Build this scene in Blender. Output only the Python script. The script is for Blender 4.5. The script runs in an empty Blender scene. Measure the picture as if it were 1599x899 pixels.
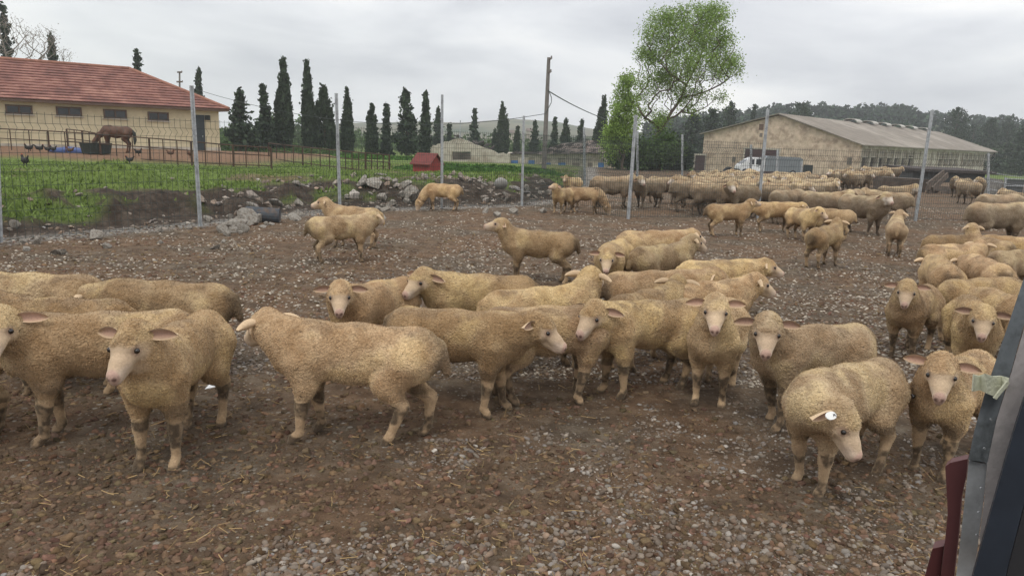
import bpy, math, random
import numpy as np
from mathutils import Matrix, Vector

# ------------------------------------------------------------------ camera
W0, H0, F0 = 1599.0, 899.0, 1140.0
CAMH = 1.70
PITCH = math.radians(11.5)
ROLL = math.radians(2.0)
scene = bpy.context.scene
col = scene.collection

_f = np.array([0, math.cos(PITCH), -math.sin(PITCH)])
_r = np.array([1.0, 0, 0])
_u = np.array([0, math.sin(PITCH), math.cos(PITCH)])
R_ = math.cos(ROLL) * _r + math.sin(ROLL) * _u
U_ = -math.sin(ROLL) * _r + math.cos(ROLL) * _u
CAM = np.array([0, 0, CAMH])

cam = bpy.data.cameras.new('camera')
cam.sensor_width = 36
cam.lens = F0 / W0 * 36
cam.clip_start = 0.05
cam.clip_end = 6000
cam_o = bpy.data.objects.new('camera', cam)
col.objects.link(cam_o)
m = Matrix.Identity(4)
for i in range(3):
    m[i][0] = R_[i]; m[i][1] = U_[i]; m[i][2] = -_f[i]; m[i][3] = CAM[i]
cam_o.matrix_world = m
scene.camera = cam_o

def ray(px, py):
    return _f * F0 + (px - W0 / 2) * R_ + (H0 / 2 - py) * U_
def G(px, py, z=0.0):
    d = ray(px, py)
    t = (z - CAMH) / d[2]
    return CAM + d * t
def P(px, py, D):
    d = ray(px, py)
    return CAM + d * (D / d[1])
def proj(p):
    v = np.asarray(p, float) - CAM
    w = v @ _f
    return (W0 / 2 + F0 * (v @ R_) / w, H0 / 2 - F0 * (v @ U_) / w)

# ------------------------------------------------------------------ world, sun
SUN_EL, SUN_AZ = math.radians(58), math.radians(200)
world = bpy.data.worlds.new('World')
scene.world = world
world.use_nodes = True
wn, wl = world.node_tree.nodes, world.node_tree.links
wn.clear()
wout = wn.new('ShaderNodeOutputWorld'); bg = wn.new('ShaderNodeBackground')
sky = wn.new('ShaderNodeTexSky'); sky.sky_type = 'NISHITA'; sky.sun_disc = False
sky.sun_elevation = SUN_EL; sky.sun_rotation = SUN_AZ
tc = wn.new('ShaderNodeTexCoord')
mp = wn.new('ShaderNodeMapping'); mp.inputs['Scale'].default_value = (1.0, 1.0, 3.6)
mp.inputs['Location'].default_value = (0.35, 0.1, 0.0)
nz = wn.new('ShaderNodeTexNoise'); nz.inputs['Scale'].default_value = 2.3; nz.inputs['Detail'].default_value = 6; nz.inputs['Roughness'].default_value = 0.5
nz.inputs['Distortion'].default_value = 0.25
rp = wn.new('ShaderNodeValToRGB')
e = rp.color_ramp.elements
e[0].position = 0.34; e[0].color = (0.52, 0.535, 0.59, 1)
e[1].position = 0.66; e[1].color = (1.15, 1.13, 1.10, 1)
e2 = rp.color_ramp.elements.new(0.50); e2.color = (0.82, 0.83, 0.86, 1)
sep = wn.new('ShaderNodeSeparateXYZ')
zr = wn.new('ShaderNodeMapRange'); zr.inputs['From Min'].default_value = 0.05; zr.inputs['From Max'].default_value = 1.0
zr.inputs['To Min'].default_value = 1.0; zr.inputs['To Max'].default_value = 1.8
vm = wn.new('ShaderNodeVectorMath'); vm.operation = 'SCALE'
skys = wn.new('ShaderNodeVectorMath'); skys.operation = 'SCALE'; skys.inputs['Scale'].default_value = 0.06
mx = wn.new('ShaderNodeMix'); mx.data_type = 'RGBA'; mx.inputs['Factor'].default_value = 0.92
wl.new(tc.outputs['Generated'], mp.inputs['Vector']); wl.new(mp.outputs['Vector'], nz.inputs['Vector'])
wl.new(nz.outputs['Fac'], rp.inputs['Fac'])
wl.new(tc.outputs['Generated'], sep.inputs[0]); wl.new(sep.outputs['Z'], zr.inputs['Value'])
wl.new(rp.outputs['Color'], vm.inputs[0]); wl.new(zr.outputs['Result'], vm.inputs['Scale'])
wl.new(sky.outputs['Color'], skys.inputs[0])
wl.new(skys.outputs['Vector'], mx.inputs[6]); wl.new(vm.outputs['Vector'], mx.inputs[7])
wl.new(mx.outputs[2], bg.inputs['Color']); bg.inputs['Strength'].default_value = 1.0
wl.new(bg.outputs['Background'], wout.inputs['Surface'])

sun = bpy.data.lights.new('sun', 'SUN'); sun.energy = 1.25; sun.angle = math.radians(16); sun.color = (1, 0.96, 0.9)
sun_o = bpy.data.objects.new('sun', sun); col.objects.link(sun_o)
sd = Vector((math.sin(SUN_AZ) * math.cos(SUN_EL), math.cos(SUN_AZ) * math.cos(SUN_EL), math.sin(SUN_EL)))
sun_o.rotation_euler = sd.to_track_quat('Z', 'Y').to_euler()

scene.view_settings.view_transform = 'Standard'
scene.view_settings.look = 'None'
scene.view_settings.exposure = 0.12
scene.view_settings.gamma = 1.0
scene.view_settings.use_curve_mapping = False
scene.cycles.max_bounces = 5
scene.cycles.diffuse_bounces = 3
scene.cycles.transparent_max_bounces = 6

# ------------------------------------------------------------------ helpers
rng = np.random.default_rng(7)

def tag(o, label=None, cat=None, group=None, kind=None):
    if label: o['label'] = label
    if cat: o['category'] = cat
    if group: o['group'] = group
    if kind: o['kind'] = kind
    return o

def np_mesh(name, V, faces, smooth=False, cols=None):
    """faces: list of int arrays, each (n,k)"""
    me = bpy.data.meshes.new(name)
    V = np.asarray(V, np.float32)
    fs = [np.asarray(f, np.int32) for f in faces if len(f)]
    nl = sum(f.size for f in fs); nf = sum(len(f) for f in fs)
    me.vertices.add(len(V)); me.vertices.foreach_set('co', V.ravel())
    me.loops.add(nl); me.polygons.add(nf)
    li = np.concatenate([f.ravel() for f in fs])
    cnt = np.concatenate([np.full(len(f), f.shape[1], np.int32) for f in fs])
    st = np.concatenate([[0], np.cumsum(cnt)[:-1]]).astype(np.int32)
    me.loops.foreach_set('vertex_index', li)
    me.polygons.foreach_set('loop_start', st)
    me.polygons.foreach_set('use_smooth', np.full(nf, bool(smooth)))
    if cols is not None:
        a = me.color_attributes.new('Col', 'FLOAT_COLOR', 'POINT')
        c = np.asarray(cols, np.float32)
        if c.shape[1] == 3: c = np.concatenate([c, np.ones((len(c), 1), np.float32)], 1)
        a.data.foreach_set('color', c.ravel())
    me.update(calc_edges=True)
    me.validate()
    return me

def link(name, me, mat=None, parent=None, loc=None, rz=None):
    o = bpy.data.objects.new(name, me); col.objects.link(o)
    if mat is not None and me is not None and len(me.materials) == 0:
        for mm in (mat if isinstance(mat, (list, tuple)) else [mat]): me.materials.append(mm)
    if loc is not None: o.location = loc
    if rz is not None: o.rotation_euler = (0, 0, rz)
    if parent is not None:
        o.parent = parent
        o.matrix_parent_inverse = parent.matrix_basis.inverted()
    return o

def empty(name, loc, label=None, cat=None, group=None):
    o = bpy.data.objects.new(name, None); col.objects.link(o); o.location = [float(v) for v in loc]
    o.empty_display_size = 0.1
    # make matrix_basis valid now
    o.matrix_basis = Matrix.Translation(Vector([float(v) for v in loc]))
    return tag(o, label, cat, group)

def hsh(ix, iy, iz, s):
    n = np.sin(ix * 127.1 + iy * 311.7 + iz * 74.7 + s * 53.3) * 43758.5453
    return n - np.floor(n)
def vnoise(p, scale=1.0, seed=0.0):
    p = np.asarray(p, np.float64) * scale
    i = np.floor(p); f = p - i; f = f * f * (3 - 2 * f)
    out = 0
    for dx in (0, 1):
        wx = f[:, 0] if dx else 1 - f[:, 0]
        for dy in (0, 1):
            wy = f[:, 1] if dy else 1 - f[:, 1]
            for dz in (0, 1):
                wz = f[:, 2] if dz else 1 - f[:, 2]
                out = out + wx * wy * wz * hsh(i[:, 0] + dx, i[:, 1] + dy, i[:, 2] + dz, seed)
    return out
def fbm(p, scale=1.0, oct=3, seed=0.0):
    a, s, t = 1.0, 0.0, 0.0
    for k in range(oct):
        s = s + a * vnoise(p, scale * 2 ** k, seed + k * 7.3); t += a; a *= 0.5
    return s / t
def sst(x, a, b):
    t = np.clip((x - a) / (b - a), 0, 1); return t * t * (3 - 2 * t)

class MB:
    def __init__(s): s.v = []; s.f = {}; s.n = 0; s.c = []
    def add(s, V, F, c=None):
        V = np.asarray(V, float); s.v.append(V)
        s.c.append(np.tile(np.asarray(c if c is not None else (1, 1, 1), float), (len(V), 1)) if (c is None or np.ndim(c) == 1) else np.asarray(c, float))
        if isinstance(F, np.ndarray):
            s.f.setdefault(F.shape[1], []).append(F + s.n)
        else:
            for f in F: s.f.setdefault(len(f), []).append(np.array([f]) + s.n)
        s.n += len(V); return s
    def hexa(s, pts, c=None):   # 8 points: bottom 4 ccw, top 4
        return s.add(pts, np.array([[3, 2, 1, 0], [4, 5, 6, 7], [0, 1, 5, 4], [1, 2, 6, 5], [2, 3, 7, 6], [3, 0, 4, 7]]), c)
    def box(s, x0, y0, z0, x1, y1, z1, c=None):
        return s.hexa([(x0, y0, z0), (x1, y0, z0), (x1, y1, z0), (x0, y1, z0), (x0, y0, z1), (x1, y0, z1), (x1, y1, z1), (x0, y1, z1)], c)
    def bar(s, a, b, w, h=None, c=None, up=(0, 0, 1)):
        a = np.asarray(a, float); b = np.asarray(b, float); h = h or w
        d = b - a; d /= np.linalg.norm(d) + 1e-9
        up = np.asarray(up, float)
        if abs(d @ up) > .98: up = np.array([0, 1.0, 0])
        x = np.cross(d, up); x /= np.linalg.norm(x); y = np.cross(x, d)
        q = [(-1, -1), (1, -1), (1, 1), (-1, 1)]
        return s.hexa([a + x * w / 2 * i + y * h / 2 * j for i, j in q] + [b + x * w / 2 * i + y * h / 2 * j for i, j in q], c)
    def tube(s, pts, rad, n=6, c=None, cap=True):
        pts = np.asarray(pts, float); rad = np.broadcast_to(np.asarray(rad, float), (len(pts),))
        t = np.gradient(pts, axis=0); t /= np.linalg.norm(t, axis=1, keepdims=True) + 1e-9
        ref = np.array([0.31, 0.17, 0.93]);
        if abs(t[0] @ ref) > .9: ref = np.array([1.0, .1, 0])
        x = np.cross(t, ref); x /= np.linalg.norm(x, axis=1, keepdims=True) + 1e-9; y = np.cross(t, x)
        an = np.arange(n) * 2 * np.pi / n
        V = pts[:, None] + rad[:, None, None] * (np.cos(an)[None, :, None] * x[:, None] + np.sin(an)[None, :, None] * y[:, None])
        V = V.reshape(-1, 3); m_ = len(pts)
        i = np.arange(m_ - 1)[:, None] * n; j = np.arange(n)[None]; j2 = (j + 1) % n
        F = np.stack([i + j, i + j2, i + n + j2, i + n + j], -1).reshape(-1, 4)
        s.add(V, F, c)
        if cap:
            s.f.setdefault(n, []).append(np.array([list(range(n))[::-1]]) + s.n - len(V))
            s.f.setdefault(n, []).append(np.array([list(range(n))]) + s.n - n)
        return s
    def prism(s, poly, off, c=None):
        """poly: (n,3) planar points, extruded by vector off"""
        A = np.asarray(poly, float); B = A + np.asarray(off, float); n = len(A)
        F = [list(range(n))[::-1], [n + i for i in range(n)]]
        for i in range(n): j = (i + 1) % n; F.append([i, j, n + j, n + i])
        return s.add(np.concatenate([A, B]), F, c)
    def mesh(s, name, smooth=False):
        return np_mesh(name, np.concatenate(s.v), [np.concatenate(v) for v in s.f.values()], smooth, np.concatenate(s.c))
    def build(s, name, mat, parent=None, smooth=False, fixn=True):
        me = s.mesh(name, smooth)
        if fixn:
            import bmesh
            b = bmesh.new(); b.from_mesh(me); bmesh.ops.recalc_face_normals(b, faces=b.faces[:]); b.to_mesh(me); b.free()
        return link(name, me, mat, parent)

# ------------------------------------------------------------------ materials
def nodes_of(name):
    mt = bpy.data.materials.new(name); mt.use_nodes = True
    n, l = mt.node_tree.nodes, mt.node_tree.links
    return mt, n, l, n['Principled BSDF']

def simple_mat(name, c, rough=0.8, metal=0.0, var=0.25, scale=8, bump=0.2, bscale=None, bd=0.01, use_col=False, stain=None, stain_scale=3, island=0.0, spec=0.3, coords='Object', trans=0):
    mt, n, l, b = nodes_of(name)
    tcn = n.new('ShaderNodeTexCoord')
    no = n.new('ShaderNodeTexNoise'); no.inputs['Scale'].default_value = scale; no.inputs['Detail'].default_value = 6; no.inputs['Roughness'].default_value = .65
    l.new(tcn.outputs[coords], no.inputs['Vector'])
    mr = n.new('ShaderNodeMapRange'); mr.inputs['From Min'].default_value = .3; mr.inputs['From Max'].default_value = .7
    mr.inputs['To Min'].default_value = 1 - var; mr.inputs['To Max'].default_value = 1 + var
    l.new(no.outputs['Fac'], mr.inputs['Value'])
    sc = n.new('ShaderNodeVectorMath'); sc.operation = 'SCALE'
    if use_col:
        at = n.new('ShaderNodeAttribute'); at.attribute_name = 'Col'
        mm = n.new('ShaderNodeVectorMath'); mm.operation = 'MULTIPLY'; mm.inputs[1].default_value = c[:3]
        l.new(at.outputs['Color'], mm.inputs[0]); src = mm.outputs['Vector']
    else:
        rgb = n.new('ShaderNodeRGB'); rgb.outputs[0].default_value = (*c[:3], 1); src = rgb.outputs[0]
    if stain is not None:
        ns = n.new('ShaderNodeTexNoise'); ns.inputs['Scale'].default_value = stain_scale; ns.inputs['Detail'].default_value = 7; ns.inputs['Roughness'].default_value = .7
        l.new(tcn.outputs[coords], ns.inputs['Vector'])
        ms = n.new('ShaderNodeMapRange'); ms.inputs['From Min'].default_value = .48; ms.inputs['From Max'].default_value = .62
        l.new(ns.outputs['Fac'], ms.inputs['Value'])
        mi = n.new('ShaderNodeMix'); mi.data_type = 'RGBA'; mi.inputs[7].default_value = (*stain, 1)
        l.new(ms.outputs['Result'], mi.inputs[0]); l.new(src, mi.inputs[6]); src = mi.outputs[2]
    if island:
        g = n.new('ShaderNodeNewGeometry'); m2 = n.new('ShaderNodeMapRange')
        m2.inputs['To Min'].default_value = 1 - island; m2.inputs['To Max'].default_value = 1 + island
        l.new(g.outputs['Random Per Island'], m2.inputs['Value'])
        s2 = n.new('ShaderNodeVectorMath'); s2.operation = 'SCALE'; l.new(src, s2.inputs[0]); l.new(m2.outputs['Result'], s2.inputs['Scale']); src = s2.outputs['Vector']
    l.new(src, sc.inputs[0]); l.new(mr.outputs['Result'], sc.inputs['Scale'])
    l.new(sc.outputs['Vector'], b.inputs['Base Color'])
    b.inputs['Roughness'].default_value = rough; b.inputs['Metallic'].default_value = metal
    b.inputs['Specular IOR Level'].default_value = spec
    if bump:
        nb = n.new('ShaderNodeTexNoise'); nb.inputs['Scale'].default_value = bscale or scale * 4; nb.inputs['Detail'].default_value = 5
        l.new(tcn.outputs[coords], nb.inputs['Vector'])
        bp = n.new('ShaderNodeBump'); bp.inputs['Strength'].default_value = bump; bp.inputs['Distance'].default_value = bd
        l.new(nb.outputs['Fac'], bp.inputs['Height']); l.new(bp.outputs['Normal'], b.inputs['Normal'])
    if trans:
        tr = n.new('ShaderNodeBsdfTranslucent'); ms_ = n.new('ShaderNodeMixShader'); ms_.inputs[0].default_value = trans
        l.new(sc.outputs['Vector'], tr.inputs['Color'])
        l.new(b.outputs[0], ms_.inputs[1]); l.new(tr.outputs[0], ms_.inputs[2]); l.new(ms_.outputs[0], n['Material Output'].inputs['Surface'])
    return mt

# ---- sheep coat
def coat_mat():
    mt, n, l, b = nodes_of('sheep_coat')
    at = n.new('ShaderNodeAttribute'); at.attribute_name = 'Col'
    tcn = n.new('ShaderNodeTexCoord'); oi = n.new('ShaderNodeObjectInfo')
    off = n.new('ShaderNodeVectorMath'); off.operation = 'SCALE'; off.inputs[0].default_value = (17.3, 9.1, 5.7)
    l.new(oi.outputs['Random'], off.inputs['Scale'])
    vec = n.new('ShaderNodeVectorMath'); vec.operation = 'ADD'; l.new(tcn.outputs['Object'], vec.inputs[0]); l.new(off.outputs[0], vec.inputs[1])
    # broad grime
    n1 = n.new('ShaderNodeTexNoise'); n1.inputs['Scale'].default_value = 6.5; n1.inputs['Detail'].default_value = 7; n1.inputs['Roughness'].default_value = .68
    l.new(vec.outputs[0], n1.inputs['Vector'])
    m1 = n.new('ShaderNodeMapRange'); m1.inputs['From Min'].default_value = .42; m1.inputs['From Max'].default_value = .72; m1.inputs['To Max'].default_value = .8
    l.new(n1.outputs['Fac'], m1.inputs['Value'])
    grime = n.new('ShaderNodeMix'); grime.data_type = 'RGBA'; grime.blend_type = 'MULTIPLY'; grime.inputs[7].default_value = (.50, .40, .28, 1)
    wm = n.new('ShaderNodeMath'); wm.operation = 'MULTIPLY'; l.new(m1.outputs['Result'], wm.inputs[0]); l.new(at.outputs['Alpha'], wm.inputs[1])
    l.new(wm.outputs[0], grime.inputs[0]); l.new(at.outputs['Color'], grime.inputs[6])
    # curly fine grain
    n2 = n.new('ShaderNodeTexVoronoi'); n2.inputs['Scale'].default_value = 85; n2.inputs['Randomness'].default_value = 1
    warp = n.new('ShaderNodeTexNoise'); warp.inputs['Scale'].default_value = 40; l.new(vec.outputs[0], warp.inputs['Vector'])
    wv = n.new('ShaderNodeVectorMath'); wv.operation = 'SCALE'; wv.inputs['Scale'].default_value = .035; l.new(warp.outputs['Color'], wv.inputs[0])
    wa = n.new('ShaderNodeVectorMath'); wa.operation = 'ADD'; l.new(vec.outputs[0], wa.inputs[0]); l.new(wv.outputs[0], wa.inputs[1])
    l.new(wa.outputs[0], n2.inputs['Vector'])
    m2 = n.new('ShaderNodeMapRange'); m2.inputs['From Min'].default_value = .15; m2.inputs['From Max'].default_value = .75; m2.inputs['To Min'].default_value = 1.09; m2.inputs['To Max'].default_value = .78
    l.new(n2.outputs['Distance'], m2.inputs['Value'])
    mwool = n.new('ShaderNodeMix'); mwool.data_type = 'FLOAT'; mwool.inputs[2].default_value = 1.0; l.new(at.outputs['Alpha'], mwool.inputs[0]); l.new(m2.outputs['Result'], mwool.inputs[3])
    s2 = n.new('ShaderNodeVectorMath'); s2.operation = 'SCALE'; l.new(grime.outputs[2], s2.inputs[0]); l.new(mwool.outputs[0], s2.inputs['Scale'])
    # specks of dung / chaff
    n3 = n.new('ShaderNodeTexNoise'); n3.inputs['Scale'].default_value = 48; n3.inputs['Detail'].default_value = 2; l.new(vec.outputs[0], n3.inputs['Vector'])
    m3 = n.new('ShaderNodeMapRange'); m3.inputs['From Min'].default_value = .66; m3.inputs['From Max'].default_value = .74; m3.inputs['To Max'].default_value = .7
    l.new(n3.outputs['Fac'], m3.inputs['Value'])
    mm = n.new('ShaderNodeMath'); mm.operation = 'MULTIPLY'; l.new(m3.outputs['Result'], mm.inputs[0]); l.new(at.outputs['Alpha'], mm.inputs[1])
    sp = n.new('ShaderNodeMix'); sp.data_type = 'RGBA'; sp.inputs[7].default_value = (.06, .04, .022, 1)
    l.new(mm.outputs[0], sp.inputs[0]); l.new(s2.outputs['Vector'], sp.inputs[6])
    ng = n.new('ShaderNodeTexNoise'); ng.inputs['Scale'].default_value = 95; ng.inputs['Detail'].default_value = 4; ng.inputs['Roughness'].default_value = .8; l.new(vec.outputs[0], ng.inputs['Vector'])
    mg = n.new('ShaderNodeMapRange'); mg.inputs['From Min'].default_value = .3; mg.inputs['From Max'].default_value = .7; mg.inputs['To Min'].default_value = .82; mg.inputs['To Max'].default_value = 1.14; l.new(ng.outputs['Fac'], mg.inputs['Value'])
    sg = n.new('ShaderNodeVectorMath'); sg.operation = 'SCALE'; l.new(sp.outputs[2], sg.inputs[0]); l.new(mg.outputs[0], sg.inputs['Scale'])
    hs = n.new('ShaderNodeHueSaturation')
    mv = n.new('ShaderNodeMapRange'); mv.inputs['To Min'].default_value = .88; mv.inputs['To Max'].default_value = 1.15; l.new(oi.outputs['Random'], mv.inputs['Value'])
    l.new(mv.outputs['Result'], hs.inputs['Value']); l.new(sg.outputs[0], hs.inputs['Color'])
    l.new(hs.outputs['Color'], b.inputs['Base Color'])
    b.inputs['Roughness'].default_value = .92; b.inputs['Specular IOR Level'].default_value = .12
    b.inputs['Sheen Weight'].default_value = .25; b.inputs['Sheen Roughness'].default_value = .6; b.inputs['Sheen Tint'].default_value = (1, .85, .6, 1)
    bs = n.new('ShaderNodeMath'); bs.operation = 'MULTIPLY_ADD'; bs.inputs[1].default_value = .85; bs.inputs[2].default_value = .1; l.new(at.outputs['Alpha'], bs.inputs[0])
    nlk = n.new('ShaderNodeTexNoise'); nlk.inputs['Scale'].default_value = 30; nlk.inputs['Detail'].default_value = 3; nlk.inputs['Distortion'].default_value = 1.2; l.new(vec.outputs[0], nlk.inputs['Vector'])
    hh = n.new('ShaderNodeMath'); hh.operation = 'MULTIPLY_ADD'; hh.inputs[1].default_value = -1.0
    l.new(n2.outputs['Distance'], hh.inputs[0]); nl2 = n.new('ShaderNodeMath'); nl2.operation = 'MULTIPLY'; nl2.inputs[1].default_value = 2.2; l.new(nlk.outputs['Fac'], nl2.inputs[0]); l.new(nl2.outputs[0], hh.inputs[2])
    bp = n.new('ShaderNodeBump'); bp.inputs['Distance'].default_value = .0065
    l.new(bs.outputs[0], bp.inputs['Strength']); l.new(hh.outputs[0], bp.inputs['Height']); l.new(bp.outputs['Normal'], b.inputs['Normal'])
    return mt
M = {}
M['coat'] = coat_mat()
M['eye'] = simple_mat('eye_dark', (.012, .008, .006), rough=.12, var=0, bump=0, spec=.6)
M['tagwhite'] = simple_mat('tag_plastic', (.75, .75, .72), rough=.4, var=.05, bump=0)
M['ink'] = simple_mat('tag_ink', (.03, .03, .04), rough=.6, var=0, bump=0)
M['zinc'] = simple_mat('galvanised_steel', (.40, .42, .43), rough=.55, metal=.35, var=.2, scale=20, bump=.1, stain=(.28, .29, .29), stain_scale=9)
M['wire'] = simple_mat('fence_wire', (.045, .06, .055), rough=.6, metal=.2, var=.1, bump=0)
M['wirelight'] = simple_mat('fence_wire_weathered', (.05, .06, .058), rough=.6, metal=.2, var=.1, bump=0)
M['rust'] = simple_mat('rusty_rail', (.07, .042, .028), rough=.85, var=.4, scale=10, bump=.1)
M['bark'] = simple_mat('bark', (.10, .075, .055), rough=.95, var=.35, scale=12, bump=.5, bd=.02)
M['barkpale'] = simple_mat('bark_pale', (.22, .19, .16), rough=.95, var=.3, scale=12, bump=.4, bd=.02)
M['cypress'] = simple_mat('cypress_foliage', (.038, .055, .030), rough=.9, var=.35, scale=1.2, bump=0, island=.45, spec=.1)
M['pine'] = simple_mat('pine_foliage', (.040, .058, .034), rough=.9, var=.35, scale=1.0, bump=0, island=.5, spec=.1)
M['leaf'] = simple_mat('spring_leaves', (.23, .33, .085), rough=.75, var=.25, scale=.8, bump=0, island=.45, spec=.2, trans=.45)
M['leafdark'] = simple_mat('dark_leaves', (.075, .12, .04), rough=.8, var=.3, scale=.8, bump=0, island=.45, spec=.15, trans=.2)
M['weed'] = simple_mat('weed_leaves', (.075, .15, .035), rough=.8, var=.35, scale=1.0, bump=0, island=.45, spec=.1, trans=.2)
M['woods'] = simple_mat('woods_foliage', (.030, .050, .028), rough=.95, var=.5, scale=.03, bump=0, island=.5, spec=.05)
M['stone'] = simple_mat('pebble_stone', (1, 1, 1), rough=.8, var=.25, scale=25, bump=.3, bd=.004, use_col=True, island=.18)
M['clod'] = simple_mat('soil_clod', (1, 1, 1), rough=.97, var=.35, scale=40, bump=.6, bd=.006, use_col=True, spec=.08)
M['straw'] = simple_mat('straw_bits', (.27, .185, .085), rough=.8, var=.2, scale=3, bump=0, island=.4)
M['rock'] = simple_mat('broken_rock', (.27, .25, .215), rough=.9, var=.3, scale=5, bump=.5, bd=.03, stain=(.14, .11, .08), stain_scale=4)
M['creamwall'] = simple_mat('cream_plaster', (.60, .52, .345), rough=.85, var=.06, scale=1.2, bump=.1, stain=(.50, .43, .28), stain_scale=.8)
M['white'] = simple_mat('white_paint', (.72, .73, .73), rough=.4, var=.05, bump=0)
M['glassdark'] = simple_mat('dark_glass', (.02, .024, .028), rough=.15, var=.1, bump=0, spec=.5)
M['brownframe'] = simple_mat('brown_frame', (.11, .07, .05), rough=.6, var=.1, bump=0)
M['darkdoor'] = simple_mat('dark_door', (.035, .045, .05), rough=.5, var=.15, bump=0)
M['maroon'] = simple_mat('maroon_metal', (.10, .035, .035), rough=.55, var=.2, scale=3, bump=.05)
M['stonewall'] = simple_mat('old_stone_wall', (.46, .365, .275), rough=.95, var=.3, scale=1.3, bump=.5, bscale=3, bd=.08, stain=(.30, .225, .165), stain_scale=.9)
M['palewall'] = simple_mat('old_pale_wall', (.44, .40, .33), rough=.95, var=.25, scale=1.6, bump=.4, bscale=3, bd=.05, stain=(.30, .255, .20), stain_scale=.6)
M['barnroof'] = simple_mat('corrugated_fibre_roof', (.19, .165, .135), rough=.85, var=.2, scale=.6, bump=.1, stain=(.27, .24, .20), stain_scale=.12)
M['bluepaint'] = simple_mat('blue_door_paint', (.05, .14, .33), rough=.6, var=.2, bump=0)
M['redwood'] = simple_mat('red_painted_boards', (.27, .045, .04), rough=.7, var=.2, scale=6, bump=.1)
M['redroof'] = simple_mat('dark_red_roof', (.15, .04, .035), rough=.8, var=.2, scale=6, bump=.1)
M['greyroof'] = simple_mat('grey_sheet', (.16, .18, .19), rough=.7, var=.15, scale=2, bump=.1)
M['darkrubble'] = simple_mat('burnt_rafters', (.06, .05, .045), rough=.95, var=.4, scale=4, bump=.3)
M['tub'] = simple_mat('dark_tub', (.03, .035, .03), rough=.7, var=.2, bump=0)
M['tarp'] = simple_mat('blue_tarp', (.05, .08, .20), rough=.6, var=.2, scale=3, bump=.3)
M['concrete'] = simple_mat('concrete', (.27, .26, .24), rough=.9, var=.2, scale=3, bump=.2, stain=(.17, .16, .14), stain_scale=2)
M['timber'] = simple_mat('weathered_timber', (.13, .105, .085), rough=.9, var=.3, scale=5, bump=.3)
M['feather'] = simple_mat('dark_feathers', (.022, .02, .018), rough=.7, var=.3, scale=20, bump=.2)
M['featherbrown'] = simple_mat('brown_feathers', (.09, .045, .025), rough=.7, var=.3, scale=20, bump=.2)
M['horsehair'] = simple_mat('horse_coat', (.085, .04, .022), rough=.6, var=.2, scale=4, bump=.1)
M['comb'] = simple_mat('comb_red', (.35, .03, .02), rough=.6, var=0, bump=0)
M['navy'] = simple_mat('navy_paint', (.018, .024, .034), rough=.45, var=.25, scale=9, bump=.05)
M['bluegrey'] = simple_mat('bluegrey_steel', (.22, .245, .26), rough=.5, metal=.3, var=.2, scale=14, bump=.08, stain=(.13, .145, .15), stain_scale=12)
M['palepanel'] = simple_mat('pale_panel', (.46, .43, .42), rough=.6, var=.08, scale=18, bump=.15, stain=(.36, .34, .33), stain_scale=14)
M['rubber'] = simple_mat('rubber', (.02, .02, .022), rough=.7, var=.2, bump=.1)
M['strip'] = simple_mat('pale_plastic_strip', (.55, .56, .43), rough=.5, var=.2, scale=30, bump=.3)

def tile_roof_mat():
    mt, n, l, b = nodes_of('red_roof_tiles')
    tcn = n.new('ShaderNodeTexCoord')
    at = n.new('ShaderNodeAttribute'); at.attribute_name = 'Col'   # r: along ridge, g: up the slope (metres /100)
    sp = n.new('ShaderNodeSeparateColor'); l.new(at.outputs['Color'], sp.inputs[0])
    w = n.new('ShaderNodeMath'); w.operation = 'MULTIPLY'; w.inputs[1].default_value = 100 / .36; l.new(sp.outputs[1], w.inputs[0])
    fr = n.new('ShaderNodeMath'); fr.operation = 'FRACT'; l.new(w.outputs[0], fr.inputs[0])
    no = n.new('ShaderNodeTexNoise'); no.inputs['Scale'].default_value = .9; no.inputs['Detail'].default_value = 8; no.inputs['Roughness'].default_value = .75; l.new(tcn.outputs['Object'], no.inputs['Vector'])
    cr = n.new('ShaderNodeValToRGB'); el = cr.color_ramp.elements
    el[0].position = .38; el[0].color = (.12, .048, .036, 1); el[1].position = .66; el[1].color = (.30, .15, .11, 1)
    k = el.new if False else cr.color_ramp.elements.new
    q = k(.5); q.color = (.185, .075, .055, 1)
    l.new(no.outputs['Fac'], cr.inputs['Fac'])
    mr = n.new('ShaderNodeMapRange'); mr.inputs['From Min'].default_value = 0; mr.inputs['From Max'].default_value = .3; mr.inputs['To Min'].default_value = .62; mr.inputs['To Max'].default_value = 1.08
    l.new(fr.outputs[0], mr.inputs['Value'])
    s = n.new('ShaderNodeVectorMath'); s.operation = 'SCALE'; l.new(cr.outputs[0], s.inputs[0]); l.new(mr.outputs[0], s.inputs['Scale'])
    l.new(s.outputs[0], b.inputs['Base Color']); b.inputs['Roughness'].default_value = .85
    return mt
M['tiles'] = tile_roof_mat()

# ------------------------------------------------------------------ layout lines
FENCE = [  # base px, base py, top px, top py
    (-120, 398, -150, 118), (0, 381, -9, 126), (313, 353, 299, 134), (531, 331, 525, 146), (690, 326, 690.5, 148), (815, 322, 818, 181),
    (981, 342, 993, 180), (1183, 341, 1199, 171), (1429, 345, 1456, 172), (1740, 352, 1790, 150)]
FB = [G(a, b) for a, b, _, _ in FENCE]
FT = [P(c, d, FB[i][1]) for i, (_, _, c, d) in enumerate(FENCE)]
fline = np.array([[p[0], p[1]] for p in FB[:6]] )
fline = np.concatenate([[[-40, fline[0, 1] - 9]], fline, [[fline[-1, 0] + 2.5, fline[-1, 1] + 4], [fline[-1, 0] + 5.0, fline[-1, 1] + 30], [8, 80]]])

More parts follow.
